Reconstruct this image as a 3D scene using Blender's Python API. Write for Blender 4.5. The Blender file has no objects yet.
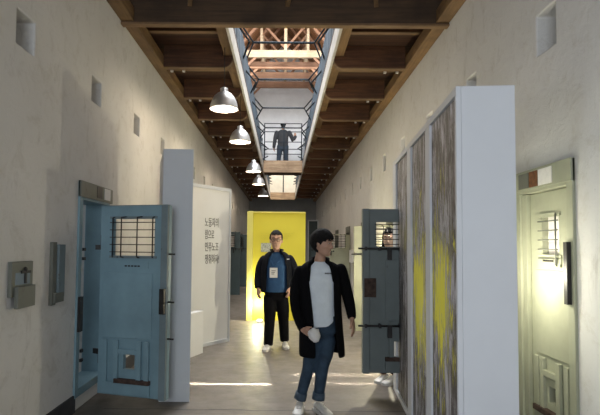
import bpy, bmesh, math, random
from mathutils import Vector, Matrix, noise
random.seed(7)
PI = math.pi
SC = bpy.context.scene
COL = SC.collection

# ------------------------------------------------------------------ camera
H = 1.57
F = 500.0
CAM = Vector((0, 0, H))
_f = Vector((-3.4 / F, 1, 24.1 / F)).normalized()
_r = _f.cross(Vector((0, 0, 1))).normalized()
_u = _r.cross(_f)
ROLL = 0.0089
R_ = _r * math.cos(ROLL) + _u * math.sin(ROLL)
U_ = _u * math.cos(ROLL) - _r * math.sin(ROLL)
def ray(px, py):
    return _f + R_ * ((px - 279) / F) + U_ * ((222.8 - py) / F)
def PY(px, py, Y):
    d = ray(px, py); return CAM + d * (Y / d.y)
def PZ(px, py, Z=0.0):
    d = ray(px, py); return CAM + d * ((Z - H) / d.z)
def PX(px, py, X):
    d = ray(px, py); return CAM + d * (X / d.x)
cd = bpy.data.cameras.new('camera'); cam = bpy.data.objects.new('camera', cd); COL.objects.link(cam)
m = Matrix((R_, U_, -_f)).transposed().to_4x4(); m.translation = CAM
cam.matrix_world = m
cd.sensor_width = 36; cd.lens = F * 36 / 600
cd.shift_x = 21 / 600; cd.shift_y = 15.3 / 600
cd.clip_start = 0.05
SC.camera = cam

WL, WR, YE = -1.946, 1.962, 29.3
ZC = 4.21

# ------------------------------------------------------------------ materials
def nt(name):
    m = bpy.data.materials.new(name); m.use_nodes = True
    t = m.node_tree; b = t.nodes['Principled BSDF']
    return m, t, b
def N(t, typ, **kw):
    n = t.nodes.new(typ)
    for k, v in kw.items():
        if k in n.inputs: n.inputs[k].default_value = v
        else: setattr(n, k, v)
    return n
def coords(t, scale=(1, 1, 1), gen='Object'):
    tc = N(t, 'ShaderNodeTexCoord'); mp = N(t, 'ShaderNodeMapping')
    mp.inputs['Scale'].default_value = scale
    t.links.new(tc.outputs[gen], mp.inputs[0]); return mp.outputs[0]
def ramp(t, fac, stops):
    r = N(t, 'ShaderNodeValToRGB'); e = r.color_ramp.elements
    while len(e) < len(stops): e.new(0.5)
    for i, (p, c) in enumerate(stops):
        e[i].position = p; e[i].color = (c[0], c[1], c[2], 1)
    t.links.new(fac, r.inputs[0]); return r.outputs[0]
def noise_n(t, vec, scale, detail=4, rough=0.6, dist=0.0):
    n = N(t, 'ShaderNodeTexNoise', Scale=scale, Detail=detail, Roughness=rough, Distortion=dist)
    t.links.new(vec, n.inputs['Vector']); return n.outputs[0]
def mix(t, fac, a, b, mode='MIX'):
    n = N(t, 'ShaderNodeMix', data_type='RGBA', blend_type=mode)
    for i, v in ((0, fac), (6, a), (7, b)):
        if isinstance(v, (int, float)): n.inputs[i].default_value = v
        elif isinstance(v, tuple): n.inputs[i].default_value = (v[0], v[1], v[2], 1)
        else: t.links.new(v, n.inputs[i])
    return n.outputs[2]
def bump(t, b, h, s=0.2, d=0.02):
    n = N(t, 'ShaderNodeBump', Strength=s, Distance=d)
    t.links.new(h, n.inputs['Height']); t.links.new(n.outputs[0], b.inputs['Normal'])
def plain(name, c, rough=0.6, metal=0.0, var=0.12, scale=12, spec=0.4, bmp=0.0):
    m, t, b = nt(name); v = coords(t)
    nz = noise_n(t, v, scale)
    lo = tuple(x * (1 - var) for x in c); hi = tuple(min(1, x * (1 + var)) for x in c)
    t.links.new(ramp(t, nz, [(0.3, lo), (0.7, hi)]), b.inputs['Base Color'])
    b.inputs['Roughness'].default_value = rough; b.inputs['Metallic'].default_value = metal
    b.inputs['Specular IOR Level'].default_value = spec
    if bmp: bump(t, b, nz, bmp)
    return m
def emis(name, c, s):
    m, t, b = nt(name)
    b.inputs['Base Color'].default_value = (*c, 1)
    b.inputs['Emission Color'].default_value = (*c, 1); b.inputs['Emission Strength'].default_value = s
    return m
def plaster(name, c, stain, seed=0.0):
    m, t, b = nt(name); v = coords(t)
    big = noise_n(t, v, 0.55, 3, 0.5)
    med = noise_n(t, v, 5.0, 8, 0.75, 0.5)
    fine = noise_n(t, coords(t, (1, 1, 2.2)), 9, 8, 0.7)
    drip = noise_n(t, coords(t, (2.4, 2.4, 0.9)), 2.2, 6, 0.7, 0.5)
    c1 = ramp(t, big, [(0.3, tuple(x * 0.88 for x in c)), (0.7, tuple(min(1, x * 1.08) for x in c))])
    c2 = mix(t, ramp(t, med, [(0.52, (0, 0, 0)), (0.75, (.6, .6, .6))]), c1, stain)
    c3 = mix(t, ramp(t, drip, [(0.6, (0, 0, 0)), (0.78, (.62, .62, .62))]), c2, tuple(x * 0.75 for x in stain))
    c4 = mix(t, ramp(t, fine, [(0.62, (0, 0, 0)), (0.72, (.45, .45, .45))]), c3, tuple(x * 0.72 for x in c))
    scr = noise_n(t, coords(t, (1, 6, 1.3)), 5.5, 3, 0.8, 1.4)
    c5 = mix(t, ramp(t, scr, [(0.71, (0, 0, 0)), (0.74, (.7, .7, .7))]), c4, tuple(x * 0.45 for x in c))
    t.links.new(c5, b.inputs['Base Color'])
    b.inputs['Roughness'].default_value = 0.85; b.inputs['Specular IOR Level'].default_value = 0.2
    bump(t, b, med, 0.35, 0.03)
    return m
def wood(name, dark, light, axis='x', rough=0.7):
    m, t, b = nt(name)
    sc = {'x': (0.6, 9, 9), 'y': (9, 0.6, 9), 'z': (9, 9, 0.6)}[axis]
    g = noise_n(t, coords(t, sc), 2.5, 6, 0.65, 0.4)
    w = noise_n(t, coords(t), 1.7, 4, 0.6)
    c1 = ramp(t, g, [(0.3, dark), (0.7, light)])
    c2 = mix(t, ramp(t, w, [(0.4, (0, 0, 0)), (0.7, (.7, .7, .7))]), c1, tuple(x * 0.6 for x in dark))
    oi = N(t, 'ShaderNodeObjectInfo')
    hv = N(t, 'ShaderNodeHueSaturation')
    mr = N(t, 'ShaderNodeMapRange'); mr.inputs[3].default_value = 0.8; mr.inputs[4].default_value = 1.2
    t.links.new(oi.outputs['Random'], mr.inputs[0]); t.links.new(mr.outputs[0], hv.inputs['Value'])
    t.links.new(c2, hv.inputs['Color'])
    t.links.new(hv.outputs[0], b.inputs['Base Color'])
    b.inputs['Roughness'].default_value = rough; bump(t, b, g, 0.3, 0.01)
    return m
def planks(name, dark, light, axis, width=0.14):
    m, t, b = nt(name)
    tc = N(t, 'ShaderNodeTexCoord'); sp = N(t, 'ShaderNodeSeparateXYZ'); t.links.new(tc.outputs['Object'], sp.inputs[0])
    d = N(t, 'ShaderNodeMath', operation='DIVIDE'); d.inputs[1].default_value = width
    t.links.new(sp.outputs[{'x': 0, 'y': 1, 'z': 2}[axis]], d.inputs[0])
    fl = N(t, 'ShaderNodeMath', operation='FLOOR'); t.links.new(d.outputs[0], fl.inputs[0])
    fr = N(t, 'ShaderNodeMath', operation='FRACT'); t.links.new(d.outputs[0], fr.inputs[0])
    wn = N(t, 'ShaderNodeTexWhiteNoise', noise_dimensions='1D'); t.links.new(fl.outputs[0], wn.inputs['W'])
    g = noise_n(t, coords(t, (6, 1, 6) if axis != 'y' else (1, 6, 6)), 3, 5, 0.6)
    c1 = ramp(t, wn.outputs[0], [(0.0, dark), (1.0, light)])
    c2 = mix(t, 0.5, c1, ramp(t, g, [(0.3, dark), (0.7, light)]))
    c3 = mix(t, ramp(t, fr.outputs[0], [(0.04, (1, 1, 1)), (0.08, (0, 0, 0))]), c2, (0.01, 0.008, 0.006))
    t.links.new(c3, b.inputs['Base Color']); b.inputs['Roughness'].default_value = 0.7
    return m
def painted(name, c, chip, rough=0.5, amount=0.66):
    m, t, b = nt(name); v = coords(t)
    n1 = noise_n(t, v, 2.2, 4, 0.6); n2 = noise_n(t, coords(t, (1, 1, .5)), 13, 7, 0.75, 0.3)
    c1 = ramp(t, n1, [(0.3, tuple(x * 0.82 for x in c)), (0.7, tuple(min(1, x * 1.12) for x in c))])
    c2 = mix(t, ramp(t, n2, [(amount, (0, 0, 0)), (amount + .04, (.85, .85, .85))]), c1, chip)
    t.links.new(c2, b.inputs['Base Color']); b.inputs['Roughness'].default_value = rough
    bump(t, b, n2, 0.15, 0.005)
    return m

M = {}
M['plasterL'] = plaster('plaster_left', (0.68, 0.665, 0.64), (0.46, 0.43, 0.38))
M['plasterR'] = plaster('plaster_right', (0.71, 0.70, 0.68), (0.49, 0.455, 0.39))
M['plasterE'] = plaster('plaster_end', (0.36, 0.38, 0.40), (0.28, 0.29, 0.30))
M['cream'] = plain('cream_wall', (0.66, 0.63, 0.54), 0.9, var=.08, scale=3)
M['gable'] = plain('gable_white', (0.82, 0.84, 0.86), 0.9, var=.08, scale=2)
M['plinth'] = plain('plinth_grey', (0.055, 0.055, 0.058), 0.7, var=.3, scale=5)
M['joist'] = wood('joist_wood', (0.065, 0.027, 0.012), (0.21, 0.088, 0.037), 'x')
M['joistlip'] = wood('joist_lip_wood', (0.16, 0.09, 0.042), (0.28, 0.17, 0.085), 'x')
M['oldx'] = wood('old_beam_wood', (0.045, 0.026, 0.014), (0.11, 0.062, 0.03), 'x')
M['goldy'] = wood('gold_wood', (0.14, 0.078, 0.032), (0.29, 0.17, 0.075), 'y')
M['plates'] = wood('bridge_wood', (0.26, 0.16, 0.085), (0.56, 0.40, 0.25), 'x')
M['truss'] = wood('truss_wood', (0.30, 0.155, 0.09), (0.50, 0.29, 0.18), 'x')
M['trusslight'] = wood('truss_cream_sunlit_wood', (0.54, 0.41, 0.26), (0.72, 0.58, 0.40), 'x')
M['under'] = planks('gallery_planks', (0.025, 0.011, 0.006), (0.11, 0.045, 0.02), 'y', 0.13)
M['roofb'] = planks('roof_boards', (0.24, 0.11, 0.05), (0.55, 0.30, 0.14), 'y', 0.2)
M['white'] = plain('white_painted_board', (0.60, 0.62, 0.65), 0.6, var=.03, scale=2)
M['whitew'] = plain('warm_white_board', (0.78, 0.78, 0.78), 0.6, var=.03, scale=2)
M['fascia'] = plain('fascia_white', (0.60, 0.57, 0.52), 0.7, var=.15, scale=6)
M['yellow'] = plain('yellow_board', (0.55, 0.48, 0.04), 0.6, var=.03, scale=3)
M['yellow2'] = plain('pale_yellow_board', (0.62, 0.58, 0.16), 0.6, var=.03, scale=3)
M['blue'] = painted('blue_paint', (0.20, 0.315, 0.37), (0.06, 0.07, 0.07), 0.45, 0.68)
M['bluegrey'] = painted('blue_grey_edge', (0.16, 0.21, 0.23), (0.05, 0.045, 0.04), 0.6, 0.62)
M['greydoor'] = painted('grey_green_paint', (0.145, 0.175, 0.175), (0.06, 0.05, 0.045), 0.5, 0.67)
M['olive'] = painted('olive_paint', (0.36, 0.37, 0.27), (0.14, 0.10, 0.05), 0.5, 0.67)
M['olivegrey'] = painted('olive_grey_paint', (0.14, 0.145, 0.12), (0.09, 0.07, 0.05), 0.55, 0.6)
M['teal'] = painted('teal_paint', (0.045, 0.068, 0.075), (0.03, 0.03, 0.03), 0.5, 0.65)
M['iron'] = plain('dark_iron', (0.035, 0.033, 0.033), 0.45, 0.6, var=.3)
M['rust'] = plain('rusty_iron', (0.16, 0.07, 0.03), 0.8, 0.2, var=.4, scale=30)
M['darkrust'] = plain('dark_rusty_plate', (0.07, 0.045, 0.035), 0.8, 0.2, var=.5, scale=20)
M['steel'] = plain('rail_steel', (0.03, 0.038, 0.046), 0.9, 0.0, var=.2, spec=.1)
M['slat'] = plain('rail_slat_blue', (0.055, 0.08, 0.105), 0.7, 0.0, var=.25, scale=5)
M['alu'] = plain('brushed_aluminium', (0.80, 0.79, 0.78), 0.38, 0.9, var=.06, scale=8)
M['aluin'] = plain('lamp_inner_white', (0.38, 0.37, 0.35), 0.5, 0.0, var=.03)
M['bulb'] = emis('bulb_glow', (1.0, 0.86, 0.66), 3)
M['tube'] = emis('tube_glow', (1.0, 0.93, 0.62), 12)
M['black'] = plain('black_cable', (0.02, 0.02, 0.02), 0.6, var=.1)
M['skin'] = plain('skin', (0.46, 0.27, 0.19), 0.5, var=.06, scale=20)
M['skinw'] = plain('skin_fair', (0.62, 0.42, 0.31), 0.5, var=.05, scale=20)
M['hair'] = plain('black_hair', (0.010, 0.009, 0.009), 0.8, var=.4, scale=60, bmp=.3, spec=.15)
M['coat'] = plain('black_wool', (0.005, 0.005, 0.006), 0.9, var=.15, scale=40, spec=.08)
M['navy'] = plain('navy_jacket', (0.006, 0.007, 0.011), 0.8, var=.15, scale=20, spec=.12)
M['tee'] = plain('white_cotton', (0.72, 0.78, 0.84), 0.85, var=.05, scale=15)
M['bluetee'] = plain('blue_cotton', (0.02, 0.07, 0.17), 0.8, var=.12, scale=15)
M['jeans'] = plain('blue_denim', (0.028, 0.052, 0.085), 0.85, var=.35, scale=9, bmp=.1)
M['cuff'] = plain('pale_denim', (0.06, 0.09, 0.125), 0.85, var=.2, scale=20)
M['blackcloth'] = plain('black_trousers', (0.005, 0.005, 0.006), 0.9, var=.2, scale=20, spec=.08)
M['suit'] = plain('dark_grey_suit', (0.035, 0.038, 0.043), 0.8, var=.15, scale=15)
M['suitleg'] = plain('blue_grey_trousers', (0.03, 0.045, 0.065), 0.8, var=.15, scale=15)
M['shoe'] = plain('white_leather', (0.66, 0.65, 0.62), 0.5, var=.05, scale=20)
M['sole'] = plain('shoe_sole', (0.55, 0.54, 0.52), 0.7, var=.05)
M['eyew'] = plain('eye_white', (0.42, 0.38, 0.35), 0.5, var=.02)
M['lip'] = plain('lip', (0.40, 0.20, 0.15), 0.5, var=.05)
M['paper'] = plain('white_paper', (0.72, 0.70, 0.68), 0.8, var=.06, scale=30)
M['ink'] = plain('grey_ink', (0.13, 0.13, 0.13), 0.8, var=.05)
M['faint'] = plain('faint_ink', (0.50, 0.46, 0.05), 0.8, var=.05)
M['photo'] = plain('print_grey', (0.32, 0.33, 0.28), 0.6, var=.6, scale=40)
M['cellw'] = plain('cell_wall', (0.66, 0.70, 0.72), 0.9, var=.05)

# glass for the wall box
m, t, b = nt('glass_dark'); b.inputs['Base Color'].default_value = (0.25, 0.3, 0.33, 1); b.inputs['Roughness'].default_value = 0.08
M['glass'] = m

# concrete floor
m, t, b = nt('concrete_floor'); v = coords(t)
n1 = noise_n(t, v, 0.8, 5, 0.6); n2 = noise_n(t, v, 6, 8, 0.7); n3 = noise_n(t, coords(t, (1, 2.5, 1)), 1.6, 5, 0.65, .4)
c1 = ramp(t, n1, [(0.3, (0.11, 0.09, 0.071)), (0.7, (0.165, 0.142, 0.119))])
c2 = mix(t, ramp(t, n2, [(0.45, (0, 0, 0)), (0.8, (.5, .5, .5))]), c1, (0.09, 0.075, 0.06))
c3 = mix(t, ramp(t, n3, [(0.5, (0, 0, 0)), (0.75, (.5, .5, .5))]), c2, (0.22, 0.205, 0.185))
t.links.new(c3, b.inputs['Base Color'])
t.links.new(ramp(t, n2, [(0.3, (.38, .38, .38)), (0.8, (.62, .62, .62))]), b.inputs['Roughness'])
bump(t, b, n2, 0.12, 0.01)
M['floor'] = m

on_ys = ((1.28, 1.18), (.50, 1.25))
# prints of the triptych: vertical streaks with ragged yellow patches
m, t, b = nt('streaked_print')
s1 = noise_n(t, coords(t, (5, 1, 0.8)), 2.6, 8, 0.75, 0.6)
s2 = noise_n(t, coords(t, (12, 1, 2)), 3, 6, 0.8, 0.5)
s3 = noise_n(t, coords(t, (2.6, 1, 1.1)), 3, 8, 0.8, 1.6)
c1 = ramp(t, s1, [(0.36, (0.02, 0.017, 0.017)), (0.47, (0.07, 0.06, 0.055)), (0.52, (0.20, 0.185, 0.18)), (0.58, (0.52, 0.52, 0.57))])
c2 = mix(t, ramp(t, s2, [(0.53, (0, 0, 0)), (0.60, (.85, .85, .85))]), c1, (0.36, 0.35, 0.38))
c3 = mix(t, ramp(t, s3, [(0.52, (0, 0, 0)), (0.62, (.75, .75, .75))]), c2, (0.035, 0.03, 0.028))
tc = N(t, 'ShaderNodeTexCoord')
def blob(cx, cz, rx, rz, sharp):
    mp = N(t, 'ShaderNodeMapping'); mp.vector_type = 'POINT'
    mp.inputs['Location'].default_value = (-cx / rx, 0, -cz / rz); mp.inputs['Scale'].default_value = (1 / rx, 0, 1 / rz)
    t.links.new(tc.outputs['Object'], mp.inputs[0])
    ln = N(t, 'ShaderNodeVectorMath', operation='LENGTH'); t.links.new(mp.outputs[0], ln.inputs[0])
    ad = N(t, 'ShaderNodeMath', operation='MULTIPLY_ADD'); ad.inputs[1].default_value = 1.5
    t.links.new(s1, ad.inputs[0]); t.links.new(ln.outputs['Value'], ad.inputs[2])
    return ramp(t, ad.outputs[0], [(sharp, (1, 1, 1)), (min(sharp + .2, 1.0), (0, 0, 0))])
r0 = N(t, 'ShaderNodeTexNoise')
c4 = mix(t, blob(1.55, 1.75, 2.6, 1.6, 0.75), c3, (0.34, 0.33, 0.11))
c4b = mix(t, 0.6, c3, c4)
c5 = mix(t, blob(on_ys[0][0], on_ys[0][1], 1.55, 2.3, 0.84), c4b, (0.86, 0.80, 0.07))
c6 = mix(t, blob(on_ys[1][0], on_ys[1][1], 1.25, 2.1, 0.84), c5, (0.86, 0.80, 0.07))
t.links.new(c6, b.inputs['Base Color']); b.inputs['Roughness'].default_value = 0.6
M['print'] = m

# ------------------------------------------------------------------ mesh helpers
class MB:
    def __init__(s): s.bm = bmesh.new(); s.mi = 0
    def face(s, pts, smooth=False):
        vs = [s.bm.verts.new(p) for p in pts]
        f = s.bm.faces.new(vs); f.material_index = s.mi; f.smooth = smooth; return f
    def box(s, x0, x1, y0, y1, z0, z1, mat=None):
        c = [Vector((x, y, z)) for x in (x0, x1) for y in (y0, y1) for z in (z0, z1)]
        if mat is not None: c = [mat @ p for p in c]
        v = [s.bm.verts.new(p) for p in c]
        for q in ((0, 1, 3, 2), (4, 6, 7, 5), (0, 4, 5, 1), (2, 3, 7, 6), (0, 2, 6, 4), (1, 5, 7, 3)):
            f = s.bm.faces.new([v[i] for i in q]); f.material_index = s.mi
        return s
    def bar(s, a, b, w, h, up=(0, 0, 1)):
        a = Vector(a); b = Vector(b); d = (b - a); L = d.length; d.normalize()
        up = Vector(up)
        if abs(d.dot(up)) > 0.98: up = Vector((0, 1, 0))
        r = d.cross(up).normalized(); u = r.cross(d)
        mat = Matrix((r, d, u)).transposed().to_4x4(); mat.translation = a
        return s.box(-w / 2, w / 2, 0, L, -h / 2, h / 2, mat)
    def prism(s, poly, ax0, ax1, fn):
        """poly: 2d points; fn(p,q,a) -> 3d"""
        n = len(poly)
        A = [s.bm.verts.new(fn(p[0], p[1], ax0)) for p in poly]
        B = [s.bm.verts.new(fn(p[0], p[1], ax1)) for p in poly]
        for q in (s.bm.faces.new(A), s.bm.faces.new(list(reversed(B)))): q.material_index = s.mi
        for i in range(n):
            f = s.bm.faces.new([A[i], B[i], B[(i + 1) % n], A[(i + 1) % n]]); f.material_index = s.mi
        return s
    def rings(s, rings, closed=True, caps=True, smooth=True):
        R = [[s.bm.verts.new(p) for p in r] for r in rings]
        n = len(R[0])
        for i in range(len(R) - 1):
            for j in range(n if closed else n - 1):
                k = (j + 1) % n
                f = s.bm.faces.new([R[i][j], R[i][k], R[i + 1][k], R[i + 1][j]]); f.smooth = smooth; f.material_index = s.mi
        if caps and closed:
            for r in (list(reversed(R[0])), R[-1]):
                f = s.bm.faces.new(r); f.smooth = smooth; f.material_index = s.mi
        return s
    def tube(s, pts, radii, n=10, squash=1.0, side=None, cap=1.0, cap0=1.0):
        pts = [Vector(p) for p in pts]
        if isinstance(radii, (int, float)): radii = [radii] * len(pts)
        rs = []
        prev = None
        for i, p in enumerate(pts):
            if i == 0: d = pts[1] - p
            elif i == len(pts) - 1: d = p - pts[i - 1]
            else: d = (pts[i + 1] - p).normalized() + (p - pts[i - 1]).normalized()
            d.normalize()
            if prev is None:
                ref = Vector(side) if side else (Vector((1, 0, 0)) if abs(d.x) < 0.9 else Vector((0, 1, 0)))
                a = (ref - d * ref.dot(d)).normalized()
            else: a = (prev - d * prev.dot(d)).normalized()
            prev = a; b = d.cross(a)
            r = radii[i]
            rs.append([p + a * (r * math.cos(2 * PI * k / n)) + b * (r * squash * math.sin(2 * PI * k / n)) for k in range(n)])
        d0 = (pts[0] - pts[1]).normalized(); d1 = (pts[-1] - pts[-2]).normalized()
        def shrink(r, c, d, rad, f, cap): return [c + (q - c) * f + d * rad * cap * math.sqrt(1 - f * f) for q in r]
        if n >= 8:
            rs = [shrink(rs[0], pts[0], d0, radii[0], .35, cap0), shrink(rs[0], pts[0], d0, radii[0], .8, cap0)] + rs + \
                 [shrink(rs[-1], pts[-1], d1, radii[-1], .8, cap), shrink(rs[-1], pts[-1], d1, radii[-1], .35, cap)]
        return s.rings(rs)
    def rod(s, a, b, r, n=6):
        a = Vector(a); b = Vector(b); d = (b - a).normalized()
        ref = Vector((0, 0, 1)) if abs(d.z) < .9 else Vector((1, 0, 0))
        u = d.cross(ref).normalized(); v = d.cross(u)
        return s.rings([[p + u * (r * math.cos(2 * PI * k / n)) + v * (r * math.sin(2 * PI * k / n)) for k in range(n)] for p in (a, b)])
    def rodpath(s, pts, r, n=6):
        for a, b in zip(pts, pts[1:]): s.rod(a, b, r, n)
        return s
    def ell(s, c, rx, ry, rz, mat=None, n=14, m_=9):
        rs = []
        for i in range(1, m_):
            ph = PI * i / m_
            rs.append([Vector((rx * math.sin(ph) * math.cos(2 * PI * k / n), ry * math.sin(ph) * math.sin(2 * PI * k / n), -rz * math.cos(ph))) for k in range(n)])
        out = []
        for r in rs: out.append([(mat @ p if mat is not None else p) + Vector(c) for p in r])
        return s.rings(out)
    def lathe(s, prof, c=(0, 0, 0), n=32, smooth=True, closed_prof=False):
        c = Vector(c)
        cols = [[c + Vector((r * math.cos(2 * PI * k / n), r * math.sin(2 * PI * k / n), z)) for k in range(n)] for r, z in prof]
        return s.rings(cols, caps=False, smooth=smooth)
    def out(s, name, mats, parent=None, bevel=0, weld=False, mw=None, sub=0, solid=0, remesh=0, smoothit=0):
        bm = s.bm
        if weld: bmesh.ops.remove_doubles(bm, verts=bm.verts, dist=1e-5)
        bmesh.ops.recalc_face_normals(bm, faces=bm.faces)
        me = bpy.data.meshes.new(name); bm.to_mesh(me); bm.free()
        if not isinstance(mats, (list, tuple)): mats = [mats]
        for q in mats: me.materials.append(M[q] if isinstance(q, str) else q)
        o = bpy.data.objects.new(name, me); COL.objects.link(o)
        if parent is not None: o.parent = parent
        if mw is not None: o.matrix_local = mw
        if bevel:
            b = o.modifiers.new('bevel', 'BEVEL'); b.width = bevel; b.segments = 2; b.limit_method = 'ANGLE'
        if solid:
            b = o.modifiers.new('solid', 'SOLIDIFY'); b.thickness = solid; b.offset = 0
        if remesh:
            b = o.modifiers.new('remesh', 'REMESH'); b.mode = 'VOXEL'; b.voxel_size = remesh; b.use_smooth_shade = True
        if smoothit:
            b = o.modifiers.new('smooth', 'SMOOTH'); b.iterations = smoothit; b.factor = .5
        if sub:
            b = o.modifiers.new('sub', 'SUBSURF'); b.levels = sub; b.render_levels = sub
        return o
def tag(o, label=None, cat=None, group=None, kind=None):
    if label: o['label'] = label
    if cat: o['category'] = cat
    if group: o['group'] = group
    if kind: o['kind'] = kind
    return o
def empty(name, loc, rz=0, label=None, cat=None, group=None):
    o = bpy.data.objects.new(name, None); COL.objects.link(o); o.location = loc; o.rotation_euler = (0, 0, rz)
    o.empty_display_size = 0.1
    return tag(o, label, cat, group)
def struct(o): o['kind'] = 'structure'; return o
def copy_tree(o, parent=None):
    c = o.copy(); COL.objects.link(c)
    if parent is not None:
        c.parent = parent
    for ch in [q for q in bpy.data.objects if q.parent == o]: copy_tree(ch, c)
    return c
def slab(mb, a0, a1, z0, z1, holes, fn, t):
    """slab in (a,z) with rectangular holes; fn(a,z,v), v=0 front .. t back; hole=(a0,a1,z0,z1,depth|None)"""
    As = sorted({a0, a1} | {h[0] for h in holes} | {h[1] for h in holes})
    Zs = sorted({z0, z1} | {h[2] for h in holes} | {h[3] for h in holes})
    def hole(a, z):
        for h in holes:
            if h[0] < a < h[1] and h[2] < z < h[3]: return h
    g = {}
    for i in range(len(As) - 1):
        for j in range(len(Zs) - 1):
            g[i, j] = hole((As[i] + As[i + 1]) / 2, (Zs[j] + Zs[j + 1]) / 2)
    def quad(i, j, v): mb.face([fn(As[i], Zs[j], v), fn(As[i + 1], Zs[j], v), fn(As[i + 1], Zs[j + 1], v), fn(As[i], Zs[j + 1], v)])
    for (i, j), h in g.items():
        if h is None: quad(i, j, 0)
        elif h[4] is not None: quad(i, j, h[4])
        if h is None or h[4] is not None: quad(i, j, t)
        for di, dj in ((1, 0), (0, 1), (-1, 0), (0, -1)):
            nb = g.get((i + di, j + dj), 'out')
            if di: e = [(As[i + (di > 0)], Zs[j]), (As[i + (di > 0)], Zs[j + 1])]
            else: e = [(As[i], Zs[j + (dj > 0)]), (As[i + 1], Zs[j + (dj > 0)])]
            if h is None and nb == 'out': mb.face([fn(*e[0], 0), fn(*e[1], 0), fn(*e[1], t), fn(*e[0], t)])
            elif h is None and nb is not None:
                d = nb[4] if nb[4] is not None else t
                mb.face([fn(*e[0], 0), fn(*e[1], 0), fn(*e[1], d), fn(*e[0], d)])
    return mb

# ------------------------------------------------------------------ setting
# door openings along the walls (y0,y1)
L_DOORS = [(4.78, 5.50), (8.30, 9.06), (11.5, 12.26), (14.5, 15.26), (17.5, 18.26), (20.5, 21.26), (23.5, 24.26)]
R_DOORS = [(3.40, 4.12), (5.52, 6.34), (8.52, 9.34), (11.5, 12.32), (14.5, 15.32), (17.5, 18.32), (20.5, 21.32), (23.5, 24.32)]
DZ0, DZ1 = 0.17, 2.03
hl = [(a, b, DZ0, DZ1, None) for a, b in L_DOORS + [(.5, 1.5)]] + [(3.556 + 1.44 * k, 3.556 + 1.44 * k + .265, 3.04, 3.30, .2) for k in range(-1, 16)]  # extra near opening, out of view, added to let the cell fill light through
hr = [(a, b, DZ0, DZ1, None) for a, b in R_DOORS] + [(3.555 + 1.482 * k, 3.555 + 1.482 * k + .27, 3.06, 3.375, .2) for k in range(-1, 16)]
b = MB(); slab(b, -3, YE, 0, 7.8, hl, lambda a, z, v: Vector((WL - v, a, z)), .35); struct(b.out('wall_left', 'plasterL', weld=True, bevel=.012))
b = MB(); slab(b, -3, YE, 0, 7.8, hr, lambda a, z, v: Vector((WR + v, a, z)), .35); struct(b.out('wall_right', 'plasterR', weld=True, bevel=.012))
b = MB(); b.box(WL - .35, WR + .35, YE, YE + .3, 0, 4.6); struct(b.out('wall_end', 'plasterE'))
b = MB(); b.box(WL - .35, WR + .35, YE, YE + .3, 4.6, 10.5); struct(b.out('wall_upper_end', 'cream'))
b = MB(); b.box(-4.6, 4.7, -3, YE + .3, -.2, 0); struct(b.out('floor', 'floor'))
# dark plinth along the foot of the left wall and the right wall
def base(name, X, s, doors):
    b = MB(); y = -3
    for d0, d1 in doors + [(YE, YE)]:
        b.box(min(X, X + s * .015), max(X, X + s * .015), y, d0 - .02, 0, .165); y = d1 + .02
    struct(b.out(name, 'plinth'))
base('baseboard_left', WL, 1, [(.5, 1.5)] + L_DOORS); base('baseboard_right', WR, -1, R_DOORS)
# cell shells behind the walls
b = MB(); b.box(-4.6, -4.4, -3, YE, 0, 3.6); b.box(-4.4, WL - .35, -3, YE, 3.4, 3.6)
for y in (3.3, 7.2, 10.6, 13.6, 16.6, 19.6, 22.6): b.box(-4.4, WL - .35, y, y + .15, 0, 3.4)
struct(b.out('wall_cells_left', 'cellw'))
b = MB(); b.box(4.5, 4.7, -3, YE, 0, 3.6); b.box(WR + .35, 4.5, -3, YE, 3.4, 3.6)
for y in (2.6, 4.75, 7.6, 10.6, 13.6, 16.6, 19.6, 22.6): b.box(WR + .35, 4.5, y, y + .15, 0, 3.4)
struct(b.out('wall_cells_right', 'cellw'))
# gallery floors (the corridor's ceiling)
OX0, OX1 = -.697, .697
YB0, YB1, YO2 = 17.77, 19.06, 28.06
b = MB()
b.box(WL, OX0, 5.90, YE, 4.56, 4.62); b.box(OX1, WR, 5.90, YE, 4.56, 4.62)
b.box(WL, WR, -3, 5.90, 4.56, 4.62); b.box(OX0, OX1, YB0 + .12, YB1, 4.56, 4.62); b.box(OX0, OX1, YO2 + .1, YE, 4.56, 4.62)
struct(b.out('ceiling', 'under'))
# roof above the galleries, open to the daylight over the near bays
b = MB()
for s, xe in ((-1, WL - .2), (1, WR + .2)):
    ex = Vector((xe, 0, 7.75)); rd = Vector((.06, 0, 10.2))
    for y0, y1 in ((-3, 7.0), (13.5, 29.6)):
        b.face([ex + Vector((0, y0, 0)), ex + Vector((0, y1, 0)), rd + Vector((0, y1, 0)), rd + Vector((0, y0, 0))])
        b.face([ex + Vector((0, y0, .06)), ex + Vector((0, y1, .06)), rd + Vector((0, y1, .06)), rd + Vector((0, y0, .06))])
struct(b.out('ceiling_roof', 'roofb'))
b = MB(); b.prism([(WL, 4.62), (WR, 4.62), (WR, 7.75), (.06, 10.15), (WL, 7.75)], 20.6, 20.8, lambda p, q, a: Vector((p, a, q))); struct(b.out('wall_gable', 'gable'))

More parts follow.
